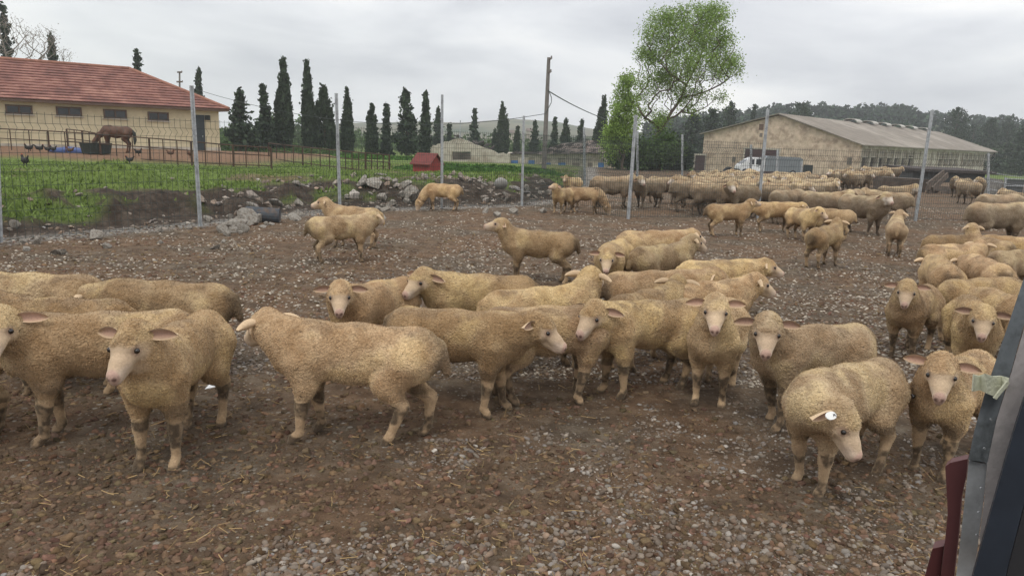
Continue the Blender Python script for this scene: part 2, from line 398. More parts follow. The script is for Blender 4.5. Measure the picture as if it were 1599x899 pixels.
def fence_dist(x, y):
    """distance behind the left fence line (positive beyond it)"""
    best = np.full(x.shape, 1e9); sgn = np.ones(x.shape)
    for a, b in zip(fline[:-1], fline[1:]):
        d = b - a; L2 = d @ d
        t = np.clip(((x - a[0]) * d[0] + (y - a[1]) * d[1]) / L2, 0, 1)
        dx = x - a[0] - t * d[0]; dy = y - a[1] - t * d[1]
        dist = np.hypot(dx, dy); cr = d[0] * dy - d[1] * dx
        u = dist < best
        sgn = np.where(u, np.sign(cr), sgn); best = np.minimum(best, dist)
    return best * sgn

def terrain(x, y):
    """returns z, grass(0..1), soil bank (0..1), gravel(0..1)"""
    x = np.asarray(x, float); y = np.asarray(y, float)
    p = np.stack([x, y, np.zeros_like(x)], -1)
    fd = fence_dist(x, y)
    nb = fbm(p, .45, 3, 3); nb2 = fbm(p, 1.7, 3, 9); nf = fbm(p, 5, 3, 21)
    z = (fbm(p, .8, 2, 1) - .5) * .05 * sst(-fd, -.2, .8)
    z = z + (nf - .5) * .035 * (y < 40)
    bank_h = .25 + .45 * nb
    up = sst(fd + (nb2 - .5) * 1.2, .7, 2.5) * (1 - .85 * sst(y, 22, 35))
    down = 1 - sst(fd, 5, 22) * .85
    z = z + up * down * bank_h + (nb2 - .5) * .35 * up * (1 - sst(fd, 2.5, 4.5))
    # small heap seen above the bank
    hp = G(150, 300, .35)
    z = z + .42 * np.exp(-(((x - hp[0]) / .9) ** 2 + ((y - hp[1] - .8) / .6) ** 2))
    # land falls away behind
    z = z - sst(y, 45, 105) * 1.9 * 1.0
    g = np.maximum(sst(fd + (nb2 - .5) * 2.2, 2.5, 3.3), sst(y + nb2 * 3, 27, 30) * sst(fd, .5, 1.2) * (x < 3.5 + (y - 27) * .12))
    bank = sst(fd, .35, .75) * (1 - g)
    # patches of grass on the bank
    g = np.maximum(g, sst(fbm(p, .9, 3, 41), .56, .63) * sst(fd, 1.1, 1.6))
    # worn strips in the pasture
    g = g * (1 - .75 * sst(fbm(np.stack([x * .35, y, z * 0], -1), .9, 3, 77), .58, .66) * (1 - sst(fd, 9, 14)))
    gravel = sst(fd, -.35, .1) * (1 - sst(fd, .6, 1.3))
    # brown earth yard round the horse
    return z, g, bank, gravel

def tz(x, y): return float(terrain(np.array([x]), np.array([y]))[0][0])

# ------------------------------------------------------------------ ground sheet
def ground_mat():
    mt, n, l, b = nodes_of('ground_surface')
    at = n.new('ShaderNodeAttribute'); at.attribute_name = 'Col'
    sp = n.new('ShaderNodeSeparateColor'); l.new(at.outputs['Color'], sp.inputs[0])
    tcn = n.new('ShaderNodeTexCoord'); V = tcn.outputs['Object']
    def noise(s, d=6, r=.6):
        q = n.new('ShaderNodeTexNoise'); q.inputs['Scale'].default_value = s; q.inputs['Detail'].default_value = d; q.inputs['Roughness'].default_value = r; l.new(V, q.inputs['Vector']); return q.outputs['Fac']
    def ramp(f, *st):
        q = n.new('ShaderNodeValToRGB'); el = q.color_ramp.elements
        el[0].position, el[0].color = st[0][0], (*st[0][1], 1); el[1].position, el[1].color = st[-1][0], (*st[-1][1], 1)
        for s_ in st[1:-1]: k = el.new(s_[0]); k.color = (*s_[1], 1)
        l.new(f, q.inputs['Fac']); return q.outputs[0]
    def mix(f, a, c):
        q = n.new('ShaderNodeMix'); q.data_type = 'RGBA'
        if isinstance(f, float): q.inputs[0].default_value = f
        else: l.new(f, q.inputs[0])
        l.new(a, q.inputs[6]); l.new(c, q.inputs[7]); return q.outputs[2]
    def mr(f, a, c, o1=0.0, o2=1.0):
        q = n.new('ShaderNodeMapRange'); q.inputs['From Min'].default_value = a; q.inputs['From Max'].default_value = c
        q.inputs['To Min'].default_value = o1; q.inputs['To Max'].default_value = o2; l.new(f, q.inputs['Value']); return q.outputs[0]
    nL, nM, nS = noise(.7, 7), noise(5, 8, .7), noise(55, 5, .7)
    dirt = ramp(nM, (.3, (.064, .041, .026)), (.48, (.145, .092, .056)), (.62, (.21, .138, .086)), (.75, (.28, .215, .15)))
    dirt2 = ramp(nM, (.3, (.068, .050, .036)), (.5, (.125, .095, .066)), (.72, (.25, .205, .15)))
    base = mix(mr(nL, .42, .6), dirt, dirt2)
    # pebbly speckle: voronoi cells as small stones
    def stones(scale, seed, thr, amt):
        v = n.new('ShaderNodeTexVoronoi'); v.inputs['Scale'].default_value = scale; l.new(V, v.inputs['Vector'])
        v.distance = 'EUCLIDEAN'
        m_ = mr(v.outputs['Distance'], .32, .24)
        sc = n.new('ShaderNodeSeparateColor'); l.new(v.outputs['Color'], sc.inputs[0])
        sel = mr(sc.outputs[0], thr, thr - .02)
        a = n.new('ShaderNodeMath'); a.operation = 'MULTIPLY'; l.new(m_, a.inputs[0]); l.new(sel, a.inputs[1])
        a2 = n.new('ShaderNodeMath'); a2.operation = 'MULTIPLY'; l.new(a.outputs[0], a2.inputs[0]); l.new(amt, a2.inputs[1])
        c = ramp(sc.outputs[1], (0, (.13, .10, .075)), (.5, (.24, .20, .155)), (1, (.42, .39, .33)))
        return a2.outputs[0], c
    patch = mr(noise(1.3, 5), .4, .6, .35, 1.0)
    f1, c1 = stones(16, 0, .45, patch); f2, c2 = stones(38, 0, .5, patch)
    base = mix(f1, base, c1); base = mix(f2, base, c2)
    # grey gravel
    gv = n.new('ShaderNodeTexVoronoi'); gv.inputs['Scale'].default_value = 26; l.new(V, gv.inputs['Vector'])
    sc = n.new('ShaderNodeSeparateColor'); l.new(gv.outputs['Color'], sc.inputs[0])
    grav = ramp(sc.outputs[0], (0, (.10, .085, .07)), (.5, (.21, .19, .165)), (1, (.40, .38, .34)))
    base = mix(sp.outputs[2], base, grav)
    soil = ramp(nM, (.3, (.03, .023, .018)), (.5, (.062, .047, .036)), (.7, (.13, .105, .08)))
    nb = noise(3, 5)
    base = mix(sp.outputs[1], base, soil)
    grass = ramp(noise(2.2, 8, .75), (.3, (.08, .10, .035)), (.45, (.125, .175, .045)), (.6, (.17, .235, .06)), (.75, (.25, .25, .13)))
    gs = ramp(nS, (.35, (.6, .6, .6)), (.7, (1.3, 1.3, 1.3)))
    gm = n.new('ShaderNodeVectorMath'); gm.operation = 'MULTIPLY'; l.new(grass, gm.inputs[0]); l.new(gs, gm.inputs[1])
    base = mix(sp.outputs[0], base, gm.outputs[0])
    yard = ramp(nM, (.3, (.13, .075, .045)), (.7, (.26, .16, .10)))
    base = mix(at.outputs['Alpha'], base, yard)
    l.new(base, b.inputs['Base Color']); b.inputs['Roughness'].default_value = .95; b.inputs['Specular IOR Level'].default_value = .12
    h = n.new('ShaderNodeMath'); h.operation = 'ADD'; l.new(nM, h.inputs[0]); l.new(nS, h.inputs[1])
    h2 = n.new('ShaderNodeMath'); h2.operation = 'MULTIPLY_ADD'; l.new(f1, h2.inputs[0]); h2.inputs[1].default_value = .5; l.new(h.outputs[0], h2.inputs[2])
    bp = n.new('ShaderNodeBump'); bp.inputs['Strength'].default_value = .9; bp.inputs['Distance'].default_value = .04
    l.new(h2.outputs[0], bp.inputs['Height']); l.new(bp.outputs['Normal'], b.inputs['Normal'])
    return mt
M['ground'] = ground_mat()

def build_ground():
    ys = [-25.0]
    while ys[-1] < 1: ys.append(ys[-1] + 1.0)
    while ys[-1] < 1500:
        y = ys[-1]; ys.append(y + max(.045, .0105 * y))
    ys = np.array(ys)
    us = np.linspace(-1.5, 1.5, 420)
    U, Y = np.meshgrid(us, ys)
    X = U * (np.abs(Y) + 4)
    x, y = X.ravel(), Y.ravel()
    z, g, bank, gravel = terrain(x, y)
    yard = np.zeros_like(x)
    # brown yard: between railing and cream house
    px = 799.5 + 1140 * x / np.maximum(y, 1)
    yard = sst(y + (vnoise(np.stack([x, y, x * 0], -1), .4) - .5) * 3, 33.5, 35) * (1 - sst(y, 62, 70)) * (1 - sst(x, -14.5, -11.5))
    z = z + yard * .25
    right = sst(x - 2 + (y - 15) * -.15, 0, 2)      # no grass on the ewes' side
    farg = sst(y, 75, 95)
    g = np.maximum(g, farg)
    c = np.stack([g * (1 - yard), bank, gravel, yard], -1)
    nI, nJ = X.shape
    i = np.arange(nI - 1)[:, None] * nJ; j = np.arange(nJ - 1)[None]
    F = np.stack([i + j, i + j + 1, i + nJ + j + 1, i + nJ + j], -1).reshape(-1, 4)
    me = np_mesh('ground', np.stack([x, y, z], -1), [F], True, c)
    tag(link('ground', me, M['ground']), kind='structure')
build_ground()

# ------------------------------------------------------------------ scatter on the ground
def ico(sub):
    import bmesh
    b = bmesh.new(); bmesh.ops.create_icosphere(b, subdivisions=sub, radius=1)
    V = np.array([v.co[:] for v in b.verts]); F = np.array([[v.index for v in f.verts] for f in b.faces]); b.free()
    return V, F
def scatter(name, pos, size, flat, cols, sub, mat, label_kind='stuff', seed=1, smooth=True, rough=.35):
    V, F = ico(sub); r = np.random.default_rng(seed)
    n = len(pos); k = 10
    shapes = []
    for s in range(k):
        d = 1 + rough * (vnoise(V * 1.0 + s * 9.1, 1.6, s) - .5) * 2 + rough * .5 * (vnoise(V + s, 3.3, s + 5) - .5)
        shapes.append(V * d[:, None] * r.uniform(.65, 1.25, 3))
    shapes = np.array(shapes)
    idx = r.integers(0, k, n)
    S = shapes[idx]                                   # n,v,3
    a = r.uniform(0, 2 * np.pi, n); ca, sa = np.cos(a), np.sin(a)
    X = S[:, :, 0] * ca[:, None] - S[:, :, 1] * sa[:, None]; Y = S[:, :, 0] * sa[:, None] + S[:, :, 1] * ca[:, None]
    Z = S[:, :, 2] * flat[:, None]
    Q = np.stack([X, Y, Z], -1) * size[:, None, None]
    # random tilt
    tx = r.normal(0, .25, n)[:, None]; Q[:, :, 2] += Q[:, :, 0] * tx
    Q += pos[:, None]
    VV = Q.reshape(-1, 3)
    FF = (F[None] + (np.arange(n) * len(V))[:, None, None]).reshape(-1, 3)
    C = np.repeat(cols, len(V), 0)
    me = np_mesh(name, VV, [FF], smooth, C)
    return tag(link(name, me, mat), kind='stuff')

def in_view_points(n, y0, y1, bias, seed):
    """points on the yard; density falls with distance by bias"""
    r = np.random.default_rng(seed)
    t = r.random(n); y = (y0 ** (1 - bias) + t * (y1 ** (1 - bias) - y0 ** (1 - bias))) ** (1 / (1 - bias))
    x = r.uniform(-.86, .86, n) * (y + .8)
    return x, y

def stone_cols(n, r):
    pal = 1.12 * np.array([[.20, .165, .13], [.27, .235, .19], [.34, .31, .27], [.17, .15, .135], [.26, .18, .125], [.13, .095, .07], [.42, .39, .34], [.22, .21, .20]])
    c = pal[r.choice(len(pal), n, p=[.2, .2, .13, .14, .12, .12, .03, .06])]
    c = c * r.uniform(.6, 1.1, (n, 1)); d = .15 + r.random((n, 1)) * .75
    return c * (1 - d) + np.array([.125, .092, .065]) * d

def gravelness(x, y):
    p = np.stack([x, y, x * 0], -1)
    g = sst(x / (y + 1) * 1.0 + (fbm(p, .8, 3, 5) - .5) * .9, -.35, .55)
    far = sst(y, 5.5, 9)
    pt = fbm(p, 3.3, 3, 15)
    return (np.clip(.20 + .55 * g, 0, 1) * (1 - far) + far * (.40 + .25 * g)) * (.55 + .8 * sst(pt, .35, .65))

r = np.random.default_rng(11)
def make_stones(name, n, y0, y1, bias, smin, smax, sub, seed, amt=1.0):
    r = np.random.default_rng(seed)
    x, y = in_view_points(n, y0, y1, bias, seed)
    g = gravelness(x, y)
    keep = r.random(n) < g * amt
    fd = fence_dist(x, y)
    keep &= fd < .9
    x, y = x[keep], y[keep]; m_ = len(x)
    z = terrain(x, y)[0]
    s = smin * (smax / smin) ** (r.random(m_) ** 2.0)
    return scatter(name, np.stack([x, y, z + s * .12], -1), s, r.uniform(.4, .75, m_), stone_cols(m_, r), sub, M['stone'], seed=seed)
make_stones('gravel', 52000, 2.0, 7.0, 1.6, .004, .020, 2, 21, 1.0)
make_stones('gravel', 60000, 5.0, 30, 1.5, .007, .024, 1, 22, .8)
# soil clods
def make_clods(n, y0, y1, bias, smin, smax, sub, seed):
    r = np.random.default_rng(seed)
    x, y = in_view_points(n, y0, y1, bias, seed)
    keep = (r.random(n) < 1.0 - .55 * gravelness(x, y)) & (fence_dist(x, y) < .3)
    x, y = x[keep], y[keep]; m_ = len(x); z = terrain(x, y)[0]
    s = smin * (smax / smin) ** (r.random(m_) ** 1.5)
    c = np.array([.128, .084, .053]) * r.uniform(.55, 1.35, (m_, 1)) * (1 + r.uniform(-.1, .1, (m_, 3)))
    return scatter('soil_clods', np.stack([x, y, z - s * .1], -1), s, r.uniform(.3, .7, m_), c, sub, M['clod'], seed=seed, rough=.7)
def pale_flecks():
    r = np.random.default_rng(51); x, y = in_view_points(26000, 5.0, 24, 1.35, 52)
    p = np.stack([x, y, x * 0], -1); k = (fence_dist(x, y) < .3) & (fbm(p, 1.5, 3, 8) > r.uniform(.3, .62, len(x))); x, y = x[k], y[k]; m_ = len(x)
    z = terrain(x, y)[0]; s = .006 + .012 * r.random(m_) ** 2 + .0006 * y
    c = np.array([.40, .35, .28]) * r.uniform(.6, 1.2, (m_, 1))
    scatter('gravel', np.stack([x, y, z + s * .15], -1), s, r.uniform(.35, .7, m_), c, 1, M['stone'], seed=53)
pale_flecks()
make_clods(34000, 2.0, 7.0, 1.6, .005, .026, 2, 31)
make_clods(20000, 6.0, 22, 1.5, .012, .035, 1, 32)
# rim gravel along the fence
def fence_gravel():
    r = np.random.default_rng(5); n = 16000
    x = r.uniform(-14, 6, n); y = r.uniform(8, 24, n); fd = fence_dist(x, y)
    k = (fd > -.35) & (fd < 1.0) & (r.random(n) < 1 - np.abs(fd - .35) * .9); x, y = x[k], y[k]; m_ = len(x)
    z = terrain(x, y)[0]; s = .016 * (3.2 ** (r.random(m_) ** 2))
    scatter('gravel', np.stack([x, y, z + s * .2], -1), s, r.uniform(.45, .9, m_), stone_cols(m_, r) * 1.15, 1, M['stone'], seed=6)
fence_gravel()
# broken rubble along the bank
def make_rubble():
    r = np.random.default_rng(15); n = 5200
    x = r.uniform(-9, 4.5, n); y = r.uniform(11, 26, n); fd = fence_dist(x, y); px = 800 + x / y * 1140
    p = np.stack([x, y, x * 0], -1); w = sst(fbm(p, .9, 3, 61), .40, .6)
    k = (fd > .9) & (fd < 3.6) & (r.random(n) < w * np.where(px > 330, .75, .16)) & (px < 935); x, y = x[k], y[k]; m_ = len(x)
    z = terrain(x, y)[0]; s = .03 * (4.2 ** (r.random(m_) ** 1.8))
    c = stone_cols(m_, r) * 1.15 + .03
    scatter('rubble', np.stack([x, y, z + s * .2], -1), s, r.uniform(.5, .9, m_), c, 1, M['stone'], seed=16, smooth=False, rough=.8)
make_rubble()
# straw
def make_straw():
    r = np.random.default_rng(8); n = 9000
    x, y = in_view_points(n, 2.0, 13, 1.6, 9)
    p = np.stack([x, y, x * 0], -1); k = (fbm(p, 1.6, 2, 2) ** 2 * 2.2 > r.uniform(.25, 1.1, n)); x, y = x[k], y[k]; n = len(x)
    z = terrain(x, y)[0] + .018
    L = r.uniform(.008, .055, n) * np.where(r.random(n) < .12, 1.8, 1); w = r.uniform(.0009, .0024, n) * np.maximum(1, y / 4.5)
    a = r.uniform(0, np.pi, n); t = r.normal(0, .22, n)
    d = np.stack([np.cos(a), np.sin(a), t], -1); q = np.stack([-np.sin(a), np.cos(a), 0 * a], -1)
    c = np.stack([x, y, z + np.abs(t) * L * .5], -1); up = np.array([0, 0, 1.0])
    bend = r.normal(0, .045, n)[:, None] * L[:, None] * q
    A = c - d * L[:, None] / 2; B = c + bend; C = c + d * L[:, None] / 2
    V = []
    for pt in (A, B, C):
        V += [pt + q * w[:, None], pt - q * w[:, None], pt + up * w[:, None] * 1.2]
    V = np.stack(V, 1).reshape(-1, 3)
    f = []
    for s in (0, 3):
        for i_, j_ in ((0, 1), (1, 2), (2, 0)): f.append([s + i_, s + j_, s + 3 + j_, s + 3 + i_])
    F = (np.array(f)[None] + (np.arange(n) * 9)[:, None, None]).reshape(-1, 4)
    tag(link('straw', np_mesh('straw', V, [F]), M['straw']), kind='stuff')
make_straw()

# ------------------------------------------------------------------ grass tufts on the near pasture and bank
def make_grass():
    r = np.random.default_rng(12); n = 120000
    y = 10 + 34 * r.random(n) ** 1.5; x = r.uniform(-1.0, .25, n) * y
    z, g, bank, gv = terrain(x, y)
    k = (r.random(n) < g) & (fence_dist(x, y) > 1.0) & ~((y > 33) & (x < -13)); x, y, z = x[k], y[k], z[k]; n = len(x)
    p = np.stack([x, y, x * 0], -1)
    h = r.uniform(.02, .075, n) * (.5 + 1.0 * vnoise(p, .7, 4)) * (1 + 1.0 * np.exp(-((fence_dist(x, y) - 2.5) / 1.5) ** 2))
    w = .007 + .0012 * y; a = r.uniform(0, np.pi, n); q = np.stack([np.cos(a), np.sin(a), 0 * a], -1)
    lean = np.stack([r.normal(0, .5, n), r.normal(0, .5, n), np.ones(n)], -1) * h[:, None]
    B = np.stack([x, y, z - .01], -1)
    V = np.stack([B - q * w[:, None], B + q * w[:, None], B + lean], 1).reshape(-1, 3)
    F = np.arange(3 * n).reshape(-1, 3)
    tag(link('grass', np_mesh('grass', V, [F]), M['grassblade']), kind='stuff')
M['grassblade'] = simple_mat('grass_blades', (.155, .215, .06), rough=.8, var=.35, scale=.7, bump=0, island=.4, spec=.1, trans=.3)
make_grass()

# ------------------------------------------------------------------ hills
def ridge(name, prof, D0, D1, zb, mat, thick=250, nz=14):
    xs = np.arange(prof[0][0], prof[-1][0] + 1, 12.0)
    ys = np.interp(xs, [p[0] for p in prof], [p[1] for p in prof])
    rows = []
    for k in range(nz + 1):
        t = k / nz; D = D0 + (D1 - D0) * t
        row = []
        for X_, Y_ in zip(xs, ys):
            top = P(X_, Y_, D1); b0 = P(X_, 240, D0)
            zz = zb + (top[2] - zb) * (t ** 1.15)
            xx = b0[0] * (1 - t) + top[0] * t
            row.append((xx, D, zz))
        rows.append(row)
    for (tt, dz) in ((.35, -.05), (1.0, -.55)):
        D = D1 + thick * tt
        rows.append([(rows[nz][i][0] * (D / D1), D, rows[nz][i][2] + (rows[nz][i][2] - zb) * dz) for i in range(len(xs))])
    V = np.array(rows).reshape(-1, 3); nJ = len(xs)
    V[:, 2] += (fbm(V, .02, 3, 3) - .5) * (abs(D1 - D0) * .015) * sst(V[:, 1], D0, D0 + 30)
    i = np.arange(len(rows) - 1)[:, None] * nJ; j = np.arange(nJ - 1)[None]
    F = np.stack([i + j, i + j + 1, i + nJ + j + 1, i + nJ + j], -1).reshape(-1, 4)
    return tag(link(name, np_mesh(name, V, [F], True), mat), kind='structure'), V
M['farhill'] = simple_mat('far_hill_scrub', (.135, .125, .085), rough=1, var=.3, scale=.02, bump=0, stain=(.06, .08, .045), stain_scale=.012, spec=.05)
M['nearhill'] = simple_mat('hill_grass', (.07, .085, .04), rough=1, var=.4, scale=.03, bump=0, stain=(.035, .05, .03), stain_scale=.02, spec=.05)
ridge('hills', [(-400, 215), (300, 205), (520, 193), (640, 190), (720, 190), (800, 186), (880, 192), (940, 206), (1100, 215), (1700, 232)], 380, 700, -3, M['farhill'])
ridge('hills', [(700, 226), (930, 214), (1040, 203), (1110, 196), (1200, 184), (1260, 180), (1330, 183), (1400, 184), (1460, 192), (1520, 200), (1600, 199), (1900, 190), (2300, 200)], 165, 330, -2, M['nearhill'])

# ------------------------------------------------------------------ foliage helpers
def leaf_cards(C, size, rr, up=.3, n3=True):
    """triangular / quad cards at centres C with per-card sizes"""
    n = len(C)
    a = rr.normal(size=(n, 3)); a[:, 2] += up; a /= np.linalg.norm(a, axis=1, keepdims=True)
    b = rr.normal(size=(n, 3)); b -= (b * a).sum(1, keepdims=True) * a; b /= np.linalg.norm(b, axis=1, keepdims=True)
    s = np.broadcast_to(size, (n,))[:, None]
    V = np.stack([C - a * s * .5, C + b * s * .32, C + a * s * .5, C - b * s * .32], 1).reshape(-1, 3)
    F = np.arange(4 * n).reshape(-1, 4)
    return V, F

def conifer(px, ytop, ybase_px, wpx, D, kind, label, group, seed, lean=0.0, name=None, n=None, half=None):
    rr = np.random.default_rng(seed)
    s = F0 / D
    b = P(px, ybase_px, D); h = (ybase_px - ytop) / s; w = wpx / s
    zg = tz(b[0], b[1]) - .1
    if half is None: h = h + (b[2] - zg); b = np.array([b[0], b[1], zg])
    nm = name or ('cypress_tree' if kind in ('cypress',) else 'pine_tree')
    root = empty(nm, b, label, 'tree', group)
    th = .12 * h if kind != 'cypress' else .07 * h
    MB().tube([b, b + [0, 0, h * .5], b + [lean * w, 0, h * .93]], [w * .06 + .05, w * .04 + .04, .02], 6).build('trunk', M['bark'], root)
    if kind == 'cypress':
        n = n or int(1500 + 260 * h)
        t = rr.random(n) ** .85
        prof = np.clip(np.sin(np.pi * np.clip(t * .93 + .07, 0, 1) ** .62), 0, 1) ** .75
        prof = np.where(t > .55, prof * (1 - (t - .55) * 1.3), prof)
        rad = w / 2 * prof * (.62 + .38 * rr.random(n) ** .4)
        a = rr.uniform(0, 2 * np.pi, n)
        q = np.stack([np.cos(a) * 1.3, np.sin(a) * 1.3, t * 6], -1)
        rad = rad * (.50 + .62 * vnoise(q, 1.3, seed) + .35 * vnoise(q, 4.0, seed + 3))
        C = np.stack([np.cos(a) * rad + lean * w * t ** 3, np.sin(a) * rad, th + t * (h - th)], -1) + b
        k_ = int(40 + 9 * h); tt = rr.uniform(.06, .97, k_); aa = rr.uniform(0, 2 * np.pi, k_)
        pk = np.interp(tt, [0, .12, .35, .6, .85, 1], [.55, .9, 1, .78, .32, .03]) * w / 2 * rr.uniform(.6, 1.05, k_)
        ex = []
        for q_ in range(k_):
            m_ = 22; u_ = rr.random(m_); ex.append(b + np.stack([np.cos(aa[q_]) * pk[q_] * (1 + .08 * u_) + rr.normal(0, .09, m_) + lean * w * tt[q_] ** 3, np.sin(aa[q_]) * pk[q_] + rr.normal(0, .09, m_), th + tt[q_] * (h - th) + u_ * min(.9, .14 * h) ], -1))
        C = np.concatenate([C] + ex); n = len(C)
        V, F = leaf_cards(C, .18 + .30 * rr.random(n) ** 2, rr, up=1.8)
        V2, F2 = None, None
    elif kind in ('fir', 'pine'):
        cs = []; ss = []
        nw = int(10 + h * 1.6)
        for k in range(nw):
            t = (k + rr.random()) / nw
            R = w / 2 * ((1 - t) ** 1.0 * 1.15 + .05) * rr.uniform(.45, 1.15)
            if kind == 'pine': R = w / 2 * np.sqrt(max(.05, 1 - (2 * t - .95) ** 2 * .9)) * rr.uniform(.6, 1.15) if t > .05 else w * .2
            nb = rr.integers(4, 8)
            for j in range(nb):
                a = rr.uniform(0, 2 * np.pi); L = R * rr.uniform(.6, 1.1)
                m_ = max(10, int(26 * L / max(w / 2, .1)) + 8)
                u = rr.random(m_) ** .6
                c = np.stack([np.cos(a) * L * u, np.sin(a) * L * u, th + t * (h - th) * .97 + L * u * (.12 if kind == 'fir' else .3) + rr.normal(0, .1, m_)], -1)
                c += rr.normal(0, .12 + .05 * L, (m_, 3)); cs.append(c)
        C = np.concatenate(cs) + b
        C[:, 0] += lean * w * ((C[:, 2] - b[2]) / h) ** 2
        V, F = leaf_cards(C, .25 + .30 * rr.random(len(C)), rr, up=.6)
    elif kind == 'round':
        cs = []
        for k in range(34):
            d = rr.normal(size=3); d /= np.linalg.norm(d); c = d * [w / 2 * .75, w / 2 * .75, h * .30] * rr.uniform(.5, 1) + [0, 0, h * .66]
            m_ = 90; cs.append(c + rr.normal(0, 1, (m_, 3)) * w * .085)
        C = np.concatenate(cs) + b; V, F = leaf_cards(C, .2 + .25 * rr.random(len(C)), rr)
    mat = M['cypress'] if kind == 'cypress' else M['pine']
    me = np_mesh('crown', V, [F]); link('crown', me, mat, root)
    return root

GC = 'cypresses and pines in the row beyond the pasture'
T = [
 (375, 145, 252, 58, 66, 'fir', 'broad loose dark fir beside the cream house corner, bushiest of the row'),
 (417, 139, 254, 32, 70, 'fir', 'ragged dark conifer with a bent tip, between the bushy fir and the tallest cypress'),
 (444, 103, 254, 27, 72, 'cypress', 'tallest cypress of the row, uneven outline and small forked top'),
 (483, 110, 252, 19, 74, 'cypress', 'slender pointed cypress, smooth spire just left of a shorter ragged one'),
 (508, 145, 252, 34, 75, 'cypress', 'thick ragged cypress directly left of the second tall fence post'),
 (543, 152, 250, 18, 78, 'cypress', 'neat narrow cypress standing alone right of the second tall fence post'),
 (580, 172, 246, 18, 82, 'cypress', 'small spindle-shaped cypress standing alone in front of the far hill'),
 (604, 166, 246, 17, 84, 'fir', 'thin sparse conifer with a bare tip beside the wide fir'),
 (636, 142, 250, 50, 80, 'fir', 'wide pyramidal fir above the red hut'),
 (664, 154, 248, 15, 82, 'cypress', 'narrow cypress tight against the right of the wide fir'),
 (683, 172, 248, 26, 110, 'fir', 'leaning bushy conifer just left of the fence post over the red hut'),
 (701, 196, 246, 13, 112, 'fir', 'short dark conifer just right of the fence post over the red hut'),
 (740, 172, 250, 26, 112, 'fir', 'loose layered conifer rising behind the broken gable of the ruin'),
 (772, 207, 246, 9, 115, 'cypress', 'tiny cypress left of the dark cypress behind the ruin'),
 (784, 168, 250, 20, 116, 'cypress', 'dark pointed cypress behind the ruin, left of the fence corner'),
 (806, 203, 246, 10, 118, 'cypress', 'very small cypress between the dark cypress and the fence corner post'),
 (834, 190, 248, 20, 118, 'fir', 'small ragged conifer right behind the wooden utility pole'),
 (864, 186, 248, 17, 116, 'fir', 'small conifer just right of the wooden utility pole'),
 (882, 192, 248, 15, 117, 'cypress', 'short cypress above the blue doors'),
 (905, 190, 248, 22, 114, 'fir', 'short two-tipped conifer above the ruined tiled roof'),
 (936, 160, 252, 22, 108, 'cypress', 'tall dark cypress left of the big spring-green tree'),
]
for i, (px, yt, yb, w, D, k, lab) in enumerate(T):
    conifer(px, yt, yb, w, D, k, lab, GC, 100 + i, lean=random.Random(i).uniform(-.12, .12))
GH = 'trees rising behind the cream house'
conifer(24, 18, 215, 46, 78, 'fir', 'tall dark conifer behind the cream house roof at its far left', GH, 201)
conifer(93, 66, 215, 20, 80, 'cypress', 'green cypress tip over the ridge of the tiled roof', GH, 202)
conifer(222, 84, 215, 42, 82, 'fir', 'layered conifer top over the roof hip', GH, 203)
conifer(312, 120, 235, 18, 84, 'cypress', 'thin crooked cypress behind the roof end beside the tall post', GH, 204, lean=.3)
GR = 'dark pines at the foot of the wooded hill'
for i, (px, yt, yb, w, D, k, lab) in enumerate([
 (1078, 178, 255, 30, 125, 'pine', 'dark pine just right of the spring-green tree'),
 (1106, 172, 255, 34, 128, 'pine', 'dark pine between the green tree and the stone barn corner'),
 (1134, 163, 250, 30, 150, 'pine', 'pointed dark pine above the left slope of the barn gable'),
 (1170, 166, 250, 26, 150, 'fir', 'small dark pine near the gable top of the stone barn'),
 (1244, 163, 240, 48, 170, 'pine', 'wide-topped pine over the barn ridge beside a fence post'),
 (1484, 171, 262, 44, 175, 'pine', 'tall open-crowned pine right of the leaning fence post'),
 (1536, 188, 268, 36, 180, 'pine', 'flat-topped dark pine above the barn end'),
 (1568, 182, 240, 24, 190, 'round', 'round-headed small pine alone on the hill skyline'),
 (1592, 192, 275, 44, 150, 'pine', 'dark dense pine cut by the right picture edge'),
 (1512, 196, 262, 26, 200, 'round', 'small dark pine half hidden between two taller hill pines'),
]):
    conifer(px, yt, yb, w, D, k, lab, GR, 300 + i)

def woods():
    rr = np.random.default_rng(44); Vs = []; Fs = []; n0 = 0
    pts = []
    prof = [(1000, 206), (1040, 203), (1110, 196), (1200, 184), (1260, 180), (1330, 183), (1400, 184), (1460, 192), (1520, 200), (1600, 199), (1700, 195)]
    for k in range(1150):
        px = rr.uniform(1010, 1720); t = rr.random() ** .7
        if px > 1430 and rr.random() < .55: continue
        D = 175 + (335 - 175) * t
        yt = np.interp(px, [p[0] for p in prof], [p[1] for p in prof])
        top = P(px, yt, 330); z = -2 + (top[2] + 2) * ((D - 165) / 165) ** 1.15
        b = P(px, 240, D); pts.append((b[0], D, z, rr.uniform(3.5, 7)))
    for (x, y, z, h) in pts:
        m_ = 46; d = rr.normal(size=(m_, 3)); d /= np.linalg.norm(d, axis=1, keepdims=True)
        C = d * [h * .42, h * .42, h * .38] * rr.uniform(.6, 1, (m_, 1)) + [x, y, z + h * .55]
        V, F = leaf_cards(C, h * .30 * rr.uniform(.6, 1.2, m_), rr); Vs.append(V); Fs.append(F + n0); n0 += len(V)
    tag(link('woods', np_mesh('woods', np.concatenate(Vs), [np.concatenate(Fs)]), M['woods']), kind='stuff')
woods()

